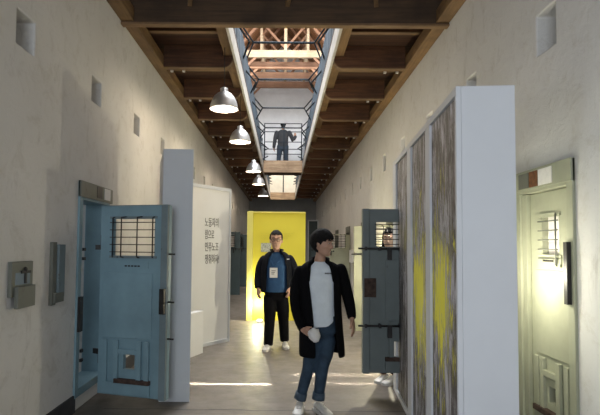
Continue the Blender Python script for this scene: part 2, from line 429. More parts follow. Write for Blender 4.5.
# wall plates and trimmers
k = 0
for nm, X0, X1, lab in (('wall_plate', WL + .002, WL + .16, 'golden timber wall plate running along the top of the left wall'),
                        ('wall_plate', WR - .16, WR - .002, 'golden timber wall plate running along the top of the right wall')):
    b = MB(); b.box(X0, X1, 1, YE - .01, 4.24, 4.40)
    tag(b.out(nm, 'goldy', bevel=.006), lab, 'beam')
for nm, X0, X1, lab in (('trimmer_beam', OX0 - .19, OX0 - .04, 'golden timber beam edging the left gallery beside the opening'),
                        ('trimmer_beam', OX1 + .04, OX1 + .19, 'golden timber beam edging the right gallery beside the opening')):
    b = MB(); b.box(X0, X1, 5.91, YE - .01, 4.40, 4.555)
    tag(b.out(nm, 'goldy', bevel=.006), lab, 'beam')
for X0, X1, lab in ((OX0 - .035, OX0, 'whitish fascia board along the left edge of the ceiling opening'),
                    (OX1, OX1 + .035, 'whitish fascia board along the right edge of the ceiling opening')):
    b = MB(); b.box(X0, X1, 5.91, YE - .01, 4.30, 4.555)
    tag(b.out('fascia_board', 'fascia'), lab, 'board')

# front cross beam
b = MB(); b.box(WL + .002, WR - .002, 5.82, 5.90, 4.23, 4.56); b.mi = 1; b.box(WL + .002, WR - .002, 5.81, 5.905, 4.20, 4.23)
tag(b.out('cross_beam', ['oldx', 'joistlip'], bevel=.006), 'large dark cross beam spanning the corridor in front of the ceiling opening', 'beam')
for x in (-1.15, -.78 + .97, .98):
    pass
for px, lab in ((191, 'short diagonal timber strut above the cross beam, leftmost of three'),
                (287, 'short diagonal timber strut above the cross beam, middle of three'),
                (375, 'short diagonal timber strut above the cross beam, rightmost of three')):
    p = PY(px, 6, 5.9)
    b = MB(); b.bar((p.x, 5.82, 4.44), (p.x + (.05 if px < 300 else -.05), 5.62, 4.555), .05, .05)
    tag(b.out('timber_strut', 'goldy'), lab, 'strut')

# gallery joists with rounded noses
def joist(left):
    b = MB()
    X0 = WL + .003 if left else WR - .003
    X1 = (OX0 - .07) if left else (OX1 + .05)
    s = 1 if X1 > X0 else -1
    zt, zb, r = 4.395, 4.225, .13
    ztt = 4.555
    poly = [(X0 + s * .165, ztt), (X0 + s * .165, zb), (X1 - s * r, zb)]
    for i in range(1, 7):
        a = PI / 2 * i / 7; poly.append((X1 - s * r + s * r * math.sin(a), zb + r - r * math.cos(a)))
    poly += [(X1, zt - .001), (X1 - s * .15, zt - .001), (X1 - s * .15, ztt)]
    fn = lambda p, q, a: Vector((p, a, q))
    b.prism(poly, -.05, .05, fn)
    # light lip under the joist
    b.mi = 1
    low = [(X0 + s * .165, zb), (X1 - s * r, zb)] + [(X1 - s * r + s * r * math.sin(PI / 2 * i / 7), zb + r - r * math.cos(PI / 2 * i / 7)) for i in range(1, 8)]
    hi = [(p, q) for p, q in low]
    off = [(p + (s * .012 * (0 if i < 2 else math.sin(PI / 2 * (i - 1) / 7))), q - .015 * (1 if i < 2 else math.cos(PI / 2 * (i - 1) / 7))) for i, (p, q) in enumerate(low)]
    for i in range(len(low) - 1):
        b.prism([low[i], low[i + 1], off[i + 1], off[i]], -.06, .05, fn)
    b.mi = 2
    for dx in (.24, .42):
        b.box(min(X0 + s * dx, X0 + s * (dx + .035)), max(X0 + s * dx, X0 + s * (dx + .035)), .05, .10, 4.19, 4.25)
    return b.out('gallery_joist', ['joist', 'joistlip', 'alu'])
JY = [7.33 + 1.51 * k for k in range(14)]
for left in (True, False):
    first = joist(left)
    lab = 'brown timber joist with rounded nose under the %s gallery' % ('left' if left else 'right')
    for i, y in enumerate(JY):
        o = first if i == 0 else first.copy()
        if i: COL.objects.link(o)
        o.location = (0, y, 0); tag(o, lab, 'joist', 'rounded joists under the %s gallery' % ('left' if left else 'right'))
    b = MB(); a0, a1 = (WL + .002, OX0 - .2) if left else (OX1 + .2, WR - .002)
    b.box(a0, a1, -.035, .035, 4.47, 4.56); b.mi = 1; b.box(a0, a1, -.04, .04, 4.455, 4.47)
    first = b.out('thin_joist', ['joist', 'joistlip'])
    for i, y in enumerate([6.62] + [q + .75 for q in JY]):
        o = first if i == 0 else first.copy()
        if i: COL.objects.link(o)
        o.location = (0, y, 0); tag(o, 'thin timber joist high between the rounded joists of the %s gallery' % ('left' if left else 'right'), 'joist', 'thin joists under the %s gallery' % ('left' if left else 'right'))

# bridge across the opening and the far trimmer
b = MB(); b.box(OX0 + .001, OX1 - .001, YB0, YB0 + .12, 4.23, 4.66); tag(b.out('bridge_beam', 'plates', bevel=.01), 'broad stained timber beam under the dark clad figure', 'beam')
b = MB()
for y in (18.1, 18.5, 18.85): b.box(OX0 + .001, OX1 - .001, y, y + .12, 4.30, 4.555)
tag(b.out('bridge_framing', 'oldx'), 'dark timbers beneath the bridge behind the broad stained beam', 'beam')
b = MB(); b.box(OX0 + .001, OX1 - .001, YO2, YO2 + .1, 4.23, 4.64); tag(b.out('end_beam', 'plates', bevel=.01), 'small brown beam at the far end of the second ceiling opening', 'beam')

# gallery railings with zigzag rods
def railing(X, y0, y1, lab, n, out_s):
    r = empty('gallery_railing', (X, y0, 4.62), 0, lab, 'railing', None)
    L = y1 - y0; step = L / n
    b = MB()
    ns = int(L / .30)
    for i in range(ns): b.box(-.006, .006, i * .30 + .02, i * .30 + .24, .04, .84)
    b.box(-.008, .008, 0, L, .02, .06); b.box(-.008, .008, 0, L, .80, .85)
    o = b.out('slat_panel', 'slat', r); o.location.x = out_s * .05
    for ph in (0, 1):
        pts = []; yoff = .92 if y0 < 10 else 0
        for i in range(2 * n + 1):
            top = (i + ph) % 2 == 1
            yy = (i * step / 2 + yoff) if y0 > 10 else (-.1 + .0 if False else ([.1, 1.05, 2.15, 3.25, 4.32, 5.4, 6.6, 7.85, 9.05, 10.25, 11.3][i]))
            if yy > L: break
            pts.append(Vector((-out_s * (.12 if top else -.12), yy, (.94, .50)[ph])))
        b = MB(); b.rodpath(pts, .018); b.out('zigzag_rod', 'steel', r)
    for i in range(2):
        b = MB(); b.rod((out_s * .03, .02 + i * (L - .04), 0), (out_s * .03, .02 + i * (L - .04), .90), .014); b.out('post', 'slat', r)
    return r
X1r = OX0 - .02; X2r = OX1 + .02
railing(X1r, 6.35, 18.0, 'blue grey gallery railing with zigzag rods on the left of the long opening', 5, -1)
railing(X2r, 6.35, 18.0, 'blue grey gallery railing with zigzag rods on the right of the long opening', 5, 1)
railing(X1r, 19.5, 28.2, 'far gallery railing with zigzag rods on the left of the small opening', 7, -1)
railing(X2r, 19.5, 28.2, 'far gallery railing with zigzag rods on the right of the small opening', 7, 1)
first = None
for i, y in enumerate((9.6, 11.75, 14.2, 16.6)):
    if first is None:
        b = MB(); b.rod((X1r + .125, 0, 0), (X2r - .125, 0, 0), .022); first = b.out('cross_bar', 'steel'); o = first
    else: o = first.copy(); COL.objects.link(o)
    o.location = (0, y, 5.56)
    tag(o, ['dark steel bar crossing the ceiling opening nearest the front beam', 'dark steel bar crossing the opening, second from the front beam',
            'dark steel bar crossing the opening, third from the front beam', 'dark steel bar crossing the opening just in front of the dark clad figure'][i], 'bar')
r = empty('bridge_railing', (0, YB0 + .06, 4.66), 0, 'horizontal bar railing in front of the dark clad figure on the bridge', 'railing')
for z in (.24, .42, .68, 1.05, 1.35):
    b = MB(); b.rod((OX0 + .01, 0, z), (OX1 - .01, 0, z), .015); b.out('rail', 'steel', r)
for x in (OX0 + .03, .03, OX1 - .03):
    b = MB(); b.rod((x, 0, 0), (x, 0, 1.36), .022); b.out('post', 'steel', r)
r = empty('far_post', (.03, YO2 + .05, 4.64), 0, 'thin dark post standing on the far end beam', 'post')
b = MB(); b.rod((0, 0, 0), (0, 0, 1.1), .035); b.out('post', 'steel', r)

# roof trusses
tl = ['pale sunlit roof truss nearest the camera with a bright tie beam', 'reddish roof truss, second from the front',
      'reddish roof truss, third from the front', 'reddish roof truss, last before the white gable wall']
for i, y in enumerate((16.45, 17.5, 18.55, 19.6)):
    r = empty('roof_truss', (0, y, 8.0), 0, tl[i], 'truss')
    mt = 'trusslight' if i == 0 else 'truss'  # sunlight on the front tie beam is put into its paler wood
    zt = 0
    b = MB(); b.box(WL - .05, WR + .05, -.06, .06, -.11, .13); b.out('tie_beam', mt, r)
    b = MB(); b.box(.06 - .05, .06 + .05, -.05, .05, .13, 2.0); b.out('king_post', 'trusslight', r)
    for s, xe in ((-1, WL), (1, WR)):
        b = MB(); b.bar((xe, 0, -.28), (.06, 0, 2.08), .09, .13, (0, 1, 0)); b.out('rafter', 'truss', r)
        b = MB(); b.box(s * .78 + .03 - .04, s * .78 + .03 + .04, -.04, .04, .13, 1.15); b.out('queen_post', 'trusslight', r)
        b = MB(); b.bar((.06, .0, .2), (s * .78 + .03, .0, 1.1), .07, .07, (0, 1, 0)); b.out('brace', 'truss', r)
        b = MB(); b.bar((s * .82 + .03, 0, .05), (s * 1.6 + .03, 0, -.75), .07, .07, (0, 1, 0)); b.out('lower_brace', 'truss', r)
b = MB(); b.box(0.0, .12, 13.5, 20.6, 10.0, 10.15); tag(b.out('ridge_beam', 'truss'), 'brown ridge beam under the roof boards', 'beam')
for s, x in (('left', -.75), ('right', .82)):
    b = MB(); b.bar((x, 13.6, 9.22), (x, 20.6, 9.22), .1, .1); tag(b.out('roof_purlin', 'truss'), 'brown roof purlin on the %s slope above the trusses' % s, 'beam')

# ------------------------------------------------------------------ pendant lamps
def pendant():
    r = empty('pendant_lamp', (0, 0, 0))
    b = MB()
    prof = [(.030, .250), (.055, .243), (.100, .218), (.142, .175), (.172, .120), (.190, .062), (.197, .02), (.203, .0)]
    inner = [(q - .006, z - .002) for q, z in reversed(prof)]
    b.lathe(prof + [(.197, -.004)]); b.mi = 1; b.lathe([(.197, -.004)] + inner)
    sh_ = b.out('lamp_shade', ['alu', 'aluin'], r, weld=True)
    b = MB(); b.lathe([(.0, .31), (.02, .31), (.045, .30), (.048, .24), (.052, .24), (.052, .228), (.03, .225)]); sc_ = b.out('socket_cap', 'alu', r)
    b = MB()
    for k in range(10):
        a = 2 * PI * k / 10; b.box(-.004, .004, .048, .056, .235, .295, Matrix.Rotation(a, 4, 'Z'))
    b.out('cooling_ribs', 'alu', sc_)
    b = MB(); b.ell((0, 0, .07), .045, .045, .055); b.out('bulb', 'bulb', sh_)
    b = MB(); b.rod((0, 0, 0), (0, 0, 1), .005); o = b.out('cord', 'black', r); o.location.z = .30
    return r
pl = pendant()
names = ['nearest and largest aluminium pendant lamp under the left gallery', 'second aluminium pendant lamp from the front, above the tall white partition',
         'third aluminium pendant lamp from the front, beside the feet of the dark clad figure', 'fourth pendant lamp from the front, just below the broad bridge beam',
         'farthest and smallest pendant lamp near the end wall']
for i, (px, py, Y) in enumerate(((224, 109, 6.99), (240, 142, 9.3), (255, 171.5, 12.95), (259.5, 184.5, 15.7), (265, 196, 19.3))):
    o = pl if i == 0 else copy_tree(pl)
    p = PY(px, py, Y); p.x = min(p.x, -.76); o.location = p
    for q in bpy.data.objects:
        if q.parent == o and q.name.startswith('cord'): q.scale.z = 4.40 - p.z - .30
    tag(o, names[i], 'lamp', 'pendant lamps along the left gallery')
    ld = bpy.data.lights.new('pendant_light', 'POINT'); ld.energy = 34; ld.color = (1, .82, .6); ld.shadow_soft_size = .05
    lo = bpy.data.objects.new('pendant_light', ld); COL.objects.link(lo); lo.location = p + Vector((0, 0, -.01))

# ------------------------------------------------------------------ doors
def frame(name, X, s, y0, y1, mat, lab, header_bits=None, depth=.30, proud=.02):
    """door frame set in a wall; s=+1 corridor lies towards +x of X"""
    r = empty(name, (X, y0, 0), 0, lab, 'door frame')
    w = y1 - y0
    def bx(a0, a1, z0, z1, v0=-depth, v1=proud):
        q = sorted((s * v0, s * v1)); return MB().box(q[0], q[1], a0, a1, z0, z1)
    bx(-.05, .03, DZ0 - .04, DZ1 + .16).out('jamb', mat, r, bevel=.005)
    bx(w - .03, w + .05, DZ0 - .04, DZ1 + .16).out('jamb', mat, r, bevel=.005)
    bx(.03, w - .03, DZ1 - .02, DZ1 + .16).out('lintel', mat, r, bevel=.005)
    bx(.03, w - .03, DZ0 - .04, DZ0 + .04).out('sill', mat, r, bevel=.005)
    return r
def leaf(root_loc, ang, w, h, mat, edge, lab, flip=False, win=(.13, .57, 1.37, 1.735), hatch=(.27, .39, .26, .40), detail=2, cat='door', group=None, bolt=True, name='cell_door', lockpatch=False, bolts=None, hoops=True, backing=None):
    """local x from hinge(0) to free edge(w); seen face at -y; flip mirrors so hinge is at the right"""
    r = empty(name, root_loc, ang, lab, cat, group)
    sx = -1 if flip else 1
    t = .05
    fn = lambda a, z, v: Vector((sx * a, v, z))
    k = w / .72
    wi = (win[0] * k, win[1] * k, win[2], win[3]); ha = (hatch[0] * k, hatch[1] * k, hatch[2], hatch[3])
    b = MB(); slab(b, 0, w, 0, h, [(*wi, None), (*ha, None)], fn, t); b.out('door_panel', mat, r, weld=True, bevel=.003)
    def B(a0, a1, z0, z1, v0, v1):
        q = sorted((sx * a0, sx * a1)); return MB().box(q[0], q[1], v0, v1, z0, z1)
    if detail >= 2:
        B(w - .07, w, .0, h, -.035, -.001).out('edge_stile', edge, r, bevel=.004)
        B(.04 * k, .56 * k, .56, 1.20, -.014, -.001).out('raised_plate', mat, r, bevel=.006)
        B(.06 * k, .56 * k, .02, .13, -.03, -.001).out('bottom_rail', mat, r, bevel=.004)
        for a in (.06, .18, .42, .50): B(a * k, a * k + .05, .13, .54, -.028, -.001).out('hatch_stile', mat, r, bevel=.003)
        B(.23 * k, .43 * k, .41, .455, -.03, -.001).out('hatch_hood', mat, r, bevel=.004)
        b = B(.20 * k, .56 * k, .13, .17, -.045, -.001); b.out('hatch_tray', 'darkrust', r)
        np_ = B(.16 * k, .52 * k, 1.245, 1.315, -.008, -.001).out('name_plate', mat, r, bevel=.002)
        b = MB()
        for i in range(5):
            a = (.27 + i * .034) * k; q = sorted((sx * a, sx * (a + .026))); b.box(q[0], q[1], -.011, -.008, 1.262, 1.276)
        b.out('worn_marks', 'iron', np_)
    # grille
    b = MB()
    nz = 5
    for i in range(nz):
        z = wi[2] + (wi[3] - wi[2]) * (i + .5) / nz
        b.rod((sx * (wi[0] - .02), -.02, z), (sx * (wi[1] + .02), -.02, z), .005)
    for a in ((wi[0] + .01), wi[0] + (wi[1] - wi[0]) * .28, wi[0] + (wi[1] - wi[0]) * .66, wi[1] - .01):
        out = -.055 if hoops and wi[0] + .05 < a < wi[1] - .05 else -.02
        if not hoops:
            if a > wi[0] + .02: continue
        b.rodpath([Vector((sx * a, 0, wi[2] - .02)), Vector((sx * a, out, wi[2] - .01)), Vector((sx * a, out, wi[3] + .012)), Vector((sx * (a + .03), 0, wi[3] + .022))], .0065)
    b.out('window_grille', 'olivegrey' if backing else 'iron', r)
    b = MB()
    for z in (wi[2] - .025, wi[3]): 
        q = sorted((sx * (wi[0] - .03), sx * (wi[1] + .03))); b.box(q[0], q[1], -.012, -.001, z, z + .025)
    b.out('grille_frame', edge, r)
    if backing:
        b = B(wi[0] - .04, wi[1] + .04, wi[2] - .04, wi[3] + .04, t + .001, t + .012); b.out('window_backing', backing, r)
    if bolt:
        for z in (bolts or (h * .73,)):
            b = MB(); b.rod((sx * (w - .28 * k), -.045, z), (sx * (w + .05), -.045, z), .011)
            for a in (.26, .12, .02):
                q = sorted((sx * (w - a * k - .012), sx * (w - a * k + .012))); b.box(q[0], q[1], -.062, -.001, z - .02, z + .02)
            bo = b.out('bolt', 'iron', r)
            b = MB(); q = sorted((sx * (w - .2 * k), sx * (w - .17 * k))); b.box(q[0], q[1], -.075, -.055, z - .12, z + .01)
            b.out('bolt_handle', 'iron', bo)
    if lockpatch:
        B(w - .14, w - .015, .80, 1.0, -.04, -.001).out('lock_plate', 'darkrust', r)
    for z in (.35, h - .35):
        b = MB(); b.rod((0, t / 2, z - .06), (0, t / 2, z + .06), .018); b.out('hinge', 'iron', r)
    return r

# left near door: frame, leaf open towards the camera
fr = frame('door_frame', WL, 1, L_DOORS[0][0], L_DOORS[0][1], 'blue', 'pale blue door frame set in the left wall behind the open blue door', depth=.22)
b = MB(); b.box(.002, .03, -.05, .83, 2.035, 2.19); b.out('header_board', 'olivegrey', fr)
b = MB(); b.box(.031, .034, .35, .50, 2.06, 2.18); b.out('dark_card', 'iron', fr)
b = MB(); b.box(.031, .035, .56, .74, 2.06, 2.18); b.out('stained_paper', 'paper', fr)
b = MB(); b.box(.021, .045, -.04, .03, .75, 1.08); b.out('lock_case', 'iron', fr)
for z in (1.44, 1.53, .47, .56):
    b = MB(); b.box(.02, .04, .03, .075, z - .015, z + .015); b.out('hasp', 'iron', fr)
pa = PZ(97, 393, .10); pb = PZ(166, 400.5, .10)
d = pb - pa; wleaf = (pb - pa).length; ang = math.atan2(d.y, d.x)
ld_ = leaf((pa.x, pa.y, .10), ang, wleaf, 1.865, 'blue', 'bluegrey', 'open pale blue cell door with barred window beside the left wall', bolt=False)
b = MB(); b.box(wleaf - .055, wleaf - .005, -.075, -.036, .82, 1.06); b.out('lock_case', 'iron', ld_)
for z in (1.39, .93, .58):
    b = MB(); b.rod((wleaf - .03, .0, z), (wleaf + .065, .0, z), .009); b.out('bolt', 'iron', ld_)
b = MB(); b.box(-.02, wleaf - .02, .0, .05, 1.866, 1.872); b.out('door_cap', 'bluegrey', ld_)
b = MB()
for z in (.4, 1.45): b.bar((0.02, .035, z), (-.10, .06, z), .02, .05)
b.out('hinge_strap', 'iron', ld_)

# right near door, closed in its frame
fr = frame('door_frame', WR, -1, R_DOORS[0][0], R_DOORS[0][1], 'olive', 'olive green door frame around the closed olive door on the right wall')
b = MB(); b.box(-.03, -.002, -.05, .87, 2.035, 2.19); b.out('header_board', 'olive', fr)
b = MB(); b.box(-.035, -.031, .52, .68, 2.05, 2.17); b.out('dark_card', 'olivegrey', fr)
b = MB(); b.box(-.035, -.031, .38, .51, 2.05, 2.17); b.out('stained_paper', 'rust', fr)
b = MB(); b.box(-.035, -.031, .18, .37, 2.05, 2.17); b.out('pale_paper', 'paper', fr)
b = MB(); b.box(-.05, -.02, -.02, .02, 1.20, 1.62); b.out('hinge_plate', 'iron', fr)
b = MB(); b.rod((-.045, .8, 1.3), (-.045, .93, 1.3), .012); b.out('bolt', 'rust', fr)
rd = leaf((WR + .03, R_DOORS[0][0] + .033, DZ0 + .045), -PI / 2, .65, 1.79, 'olive', 'olive', 'closed olive cell door with small barred window on the right wall', flip=True, bolt=False,
          hatch=(.27, .39, .22, .34), win=(.20, .46, 1.25, 1.60), hoops=False, backing='paper')
b = MB(); b.box(.60, .65, -.05, -.036, .72, .92); b.out('lock_plate', 'darkrust', rd)
b = MB(); b.rod((.50, -.05, 1.10), (.69, -.05, 1.10), .012); b.box(.55, .575, -.062, -.036, 1.03, 1.12); b.out('bolt', 'rust', rd)

# grey green leaf on the right, the woman stands behind it
frame('door_frame', WR, -1, R_DOORS[1][0], R_DOORS[1][1], 'olivegrey', 'grey door frame hidden behind the big streaked triptych')
pg = PY(363, 374, 5.32)
wl = WR - .02 - pg.x
leaf((WR - .02, 5.37, pg.z), 0.0, wl, 1.74, 'greydoor', 'greydoor', 'open grey green cell door with iron bolts beside the woman', flip=True,
     win=(.41, .62, 1.335, 1.60), hatch=(.41, .50, .17, .33), lockpatch=True, bolts=(1.315, .50), hoops=False)

# further doors
def open_right(i, mat, lab, w=.74, leafy=None, ang=0):
    y0 = R_DOORS[i][0]
    frame('door_frame', WR, -1, y0, R_DOORS[i][1], 'olivegrey', lab[0])
    leaf((WR - .02, y0 - .14, .19), ang, w, 1.74, mat, mat, lab[1], flip=True, detail=1)
open_right(2, 'olive', ('olive door frame beyond the grey green door', 'olive cell door standing open just beyond the grey green door'))
frame('door_frame', WR, -1, R_DOORS[3][0], R_DOORS[3][1], 'olivegrey', 'grey door frame on the right wall between the two olive doors')
o = leaf((WR + .03, R_DOORS[3][0] + .033, DZ0 + .045), -PI / 2, .75, 1.79, 'olive', 'olive', 'closed olive door on the right wall between the two open olive doors', detail=1, flip=True, hoops=False, hatch=(.27, .39, .22, .34))
open_right(4, 'olive', ('olive door frame on the right wall past the man in the long coat', 'open olive cell door seen beside the head of the man in the long coat'))
open_right(6, 'teal', ('dark door frame deep on the right wall', 'dark cell door open far down the right wall'))
for i in (5, 7):
    frame('door_frame', WR, -1, R_DOORS[i][0], R_DOORS[i][1], 'olivegrey', 'small grey door frame far down the right wall, %s' % ('before the dark open door' if i == 5 else 'nearest the end wall'))
lnames = ['behind the white partitions', 'beyond the lettered partition, nearest', 'beyond the lettered partition, second nearest', 'beyond the lettered partition, third nearest',
          'beyond the lettered partition, fourth nearest', 'on the left wall closest to the end wall']
for i in range(1, 7):
    y0 = L_DOORS[i][0]
    frame('door_frame', WL, 1, y0, L_DOORS[i][1], 'teal', 'dark teal door frame in the left wall ' + lnames[i - 1])
    leaf((WL + .02, y0 - .14, .19), 0, .72, 1.80, 'teal', 'teal', 'dark teal cell door standing open, ' + lnames[i - 1], detail=1)

# grille door at the end on the right
p = PY(308, 219, 26.5)
r = empty('end_door', (p.x, 26.5, 0), 0, 'narrow white framed door standing beyond the yellow partition', 'door')
b = MB(); b.box(0, .05, 0, .04, 0, 3.0); b.box(.5, .55, 0, .04, 0, 3.0); b.box(.05, .5, 0, .04, 2.95, 3.0); b.box(.05, .5, 0, .04, 0, .06); b.out('frame', 'white', r)
b = MB(); b.box(.05, .5, .01, .03, .06, 2.95); b.out('door_panel', 'teal', r)

# ------------------------------------------------------------------ wall fittings, left
def wallmat(py, pz): return Matrix.Translation((WL, py, pz))
a = PX(8, 262, WL); c = PX(28, 305, WL)
y0, y1, zt, zb = a.y, c.y, a.z, c.z
r = empty('call_box', (WL, y0, zb), 0, 'small olive metal wall box with star shaped window at far left', 'wall box')
w = y1 - y0; hh = zt - zb
b = MB(); b.box(0, .03, 0, w, hh * .25, hh); b.out('back_plate', 'olivegrey', r, bevel=.003)
b = MB(); b.box(.03, .06, .04, w - .01, 0, hh * .47); b.out('lower_cover', 'olivegrey', r, bevel=.004)
b = MB(); b.box(.03, .034, .05, w - .05, hh * .50, hh * .76); b.out('glass_pane', 'glass', r)
b = MB(); b.ell((.04, w * .58, hh * .82), .012, .018, .022); b.bar((.04, w * .58, hh * .82), (.04, w * .58, hh * .52), .012, .02); b.bar((.04, w * .38, hh * .77), (.04, w * .8, hh * .77), .012, .02); b.out('star_latch', 'iron', r)
a = PX(50, 242, WL); c = PX(59, 303, WL)
r = empty('signal_slot', (WL, a.y, c.z), 0, 'tall narrow olive metal slot plate between the wall box and the blue door', 'wall plate')
b = MB(); b.box(0, .03, 0, (c.y - a.y) * .35, .0, a.z - c.z); b.out('slot_plate', 'olivegrey', r, bevel=.003)
b = MB(); b.box(0, .045, (c.y - a.y) * .42, c.y - a.y, .06, a.z - c.z - .02); b.out('signal_arm', 'bluegrey', r, bevel=.003)
b = MB(); b.box(0.03, .05, .02, (c.y - a.y) * .9, 0.02, .10); b.out('foot_plate', 'olivegrey', r)

# ------------------------------------------------------------------ partitions
# tall white partition on the left (oblique box)
A = Vector(PZ(158.5, 402)[:2]); A2 = Vector(PZ(189.5, 402)[:2]); nn = A2 - A
A = A - nn * 0.0; tA = PY(190, 149, A.y).z; dd = Vector((-.27, .95)).normalized()
b = MB()
pts = [A, A + nn, A + nn + dd * .95, A + dd * .95]
b.prism([tuple(p) for p in pts], 0, tA, lambda p, q, a: Vector((p, q, a)))
o = b.out('white_partition', 'white', bevel=.004)
tag(o, 'tall blank white partition standing behind the open blue door', 'partition')
b = MB()
Bq = Vector(PZ(229, 341)[:2]); Ap = Vector(PZ(202.5, 347)[:2]); hB = PY(232, 189, Bq.y).z; Ap = Bq - (Bq - Ap).normalized() * 1.0; e = (Bq - Ap).normalized(); nrm = Vector((-e.y, e.x))
Ap2 = Ap
rt = empty('lettered_partition', (Ap2.x, Ap2.y, 0), math.atan2(e.y, e.x), 'white partition with four lines of grey Korean handwriting', 'partition')
Lb = (Bq - Ap2).length
MB().box(0, Lb, 0, .25, 0, hB).out('board', 'whitew', rt, bevel=.004)
for q in ((0, Lb, 0, .05), (0, Lb, hB - .05, hB)): MB().box(q[0], q[1], -.012, -.001, q[2], q[3]).out('edge_trim', 'white', rt)
MB().box(Lb - .04, Lb, -.012, -.001, .05, hB - .05).out('edge_trim', 'white', rt)
lines = ['노동자의', '힘으로', '민주노조', '쟁취하자!']
def text(s, size, mat, parent, loc, rot, name='lettering', width=None):
    cu = bpy.data.curves.new(name, 'FONT'); cu.body = s; cu.size = size; cu.extrude = .001
    cu.materials.append(M[mat]); o = bpy.data.objects.new(name, cu); COL.objects.link(o)
    o.parent = parent; o.location = loc; o.rotation_euler = rot
    return o
def on_board(px, py):
    d = ray(px, py); n_ = Vector((e.y, -e.x, 0)); p0 = Vector((Ap2.x, Ap2.y, 0))
    q = CAM + d * ((p0 - CAM).dot(n_) / d.dot(n_)); return (q - p0).dot(Vector((e.x, e.y, 0))), q.z
for i, st in enumerate(lines):
    u0, z0_ = on_board(204.5, 225.8 + i * 12.4); u1, _z = on_board((219, 214.5, 219, 220)[i], 225)
    o = text(st, .165, 'ink', rt, (u0, -.004, z0_), (PI / 2, 0, 0)); o.scale.x = (u1 - u0) / (.165 * (3.75, 2.8, 3.75, 4.1)[i]); o['label'] = 'grey handwritten Korean letters'
# low white plinth
c0 = PZ(203, 353); c1 = PZ(189, 358.5)
dv = (c1 - c0); dv.z = 0
b = MB(); n2 = Vector((-.12, .0, 0))
q = [c0, c0 + dv * 1.5, c0 + dv * 1.5 + n2, c0 + n2]
b.prism([(p.x, p.y) for p in q], 0, .62, lambda p, q_, a: Vector((p, q_, a)))
tag(b.out('white_plinth', 'whitew', bevel=.004), 'low white plinth in front of the lettered partition', 'plinth')

# yellow partition
y_l = PZ(246, 321); y_r = PZ(305, 321)
YY = y_l.y
r = empty('yellow_partition', (y_l.x, YY, 0), 0, 'bright yellow partition standing across the corridor behind the walking man', 'partition')
wy = y_r.x - y_l.x
hY = PY(290, 211.5, YY).z
MB().box(.12, wy, .10, .34, 0, hY - .025).out('board', 'yellow', r, bevel=.004)
MB().box(0, .12, 0, .34, 0, hY).out('side_return', 'yellow2', r, bevel=.004)
MB().box(.12, wy, .07, .34, hY - .025, hY).out('top_cap', 'yellow2', r)
k0 = PY(261, 243, YY + .1); k1 = PY(271, 252, YY + .1)
MB().box(k0.x - y_l.x, k1.x - y_l.x, .085, .099, k1.z, k0.z).out('photo_card', 'photo', r)
for i in range(3):
    k0 = PY(261, 233 + i * 2.4, YY + .1); k1 = PY(294 - i * 3, 233.8 + i * 2.4, YY + .1)
    b = MB(); x = k0.x - y_l.x
    while x < k1.x - y_l.x:
        ww = random.uniform(.02, .06); b.box(x, x + ww, .094, .099, k0.z - .012, k0.z); x += ww + .018
    b.out('caption_line', 'faint', r)
# uplight behind the walking man
r = empty('floor_uplight', (y_l.x + .30, YY - .16, 0), 0, 'small floor lamp washing the yellow partition behind the walking man', 'lamp')
MB().box(-.06, .06, -.03, .03, 0, .03).out('base', 'white', r)
b = MB(); b.box(-.05, .05, -.02, .02, .035, .06); b.out('lamp_head', 'tube', r)

# triptych
rf = PZ(396, 388.5); hT = PY(396, 163, rf.y).z; _d = ray(461, 86); rn = CAM + _d * ((hT - H) / _d.z)
r0 = Vector((rn.x, rn.y)); a_t = math.atan2(rf.y - rn.y, rf.x - rn.x); LT = math.hypot(rf.y - rn.y, rf.x - rn.x)
print('TRIPTYCH', rn, rf, hT, LT)
rt = empty('triptych_wall', (r0.x, r0.y, 0), a_t, 'thick white display wall carrying three tall streaked grey and yellow prints', 'display wall')
MB().box(0, LT, -.31, 0, 0, hT).out('board', 'white', rt, bevel=.003)
for q in ((.0, LT, hT - .05, hT), (0, LT, 0, .05)): MB().box(q[0], q[1], .001, .03, q[2], q[3]).out('frame_rail', 'white', rt, bevel=.002)
def on_t(px):
    d = ray(px, 250); ex = Vector((math.cos(a_t), math.sin(a_t), 0)); n_ = Vector((ex.y, -ex.x, 0)); p0 = Vector((r0.x, r0.y, 0))
    return ((CAM + d * ((p0 - CAM).dot(n_) / d.dot(n_))) - p0).dot(ex)
u = [0, .03, on_t(434), on_t(429.5), on_t(414), on_t(410.5), on_t(398.5), LT]
print('U', u)
for q in ((0, .03), (u[2], u[3]), (u[4], u[5]), (u[6], LT)): MB().box(q[0], q[1], .001, .03, .05, hT - .05).out('frame_stile', 'white', rt, bevel=.002)
for q, nm in (((.03, u[2]), 'near print with a yellow patch'), ((u[3], u[4]), 'middle print with a bright yellow patch'), ((u[5], u[6]), 'far narrow grey print')):
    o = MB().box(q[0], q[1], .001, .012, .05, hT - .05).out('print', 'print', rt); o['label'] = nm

# fluorescent fitting on the back of the triptych wall
r = empty('fluorescent_lamp', (0, 0, 0), 0, 'fluorescent tube on the back of the display wall facing the olive door', 'lamp')
MB().box(1.41, 1.44, 3.76, 3.81, 1.15, 1.70).out('housing', 'white', r)
b = MB(); b.rod((1.462, 3.785, 1.18), (1.462, 3.785, 1.67), .016, 10); b.out('tube', 'tube', r)

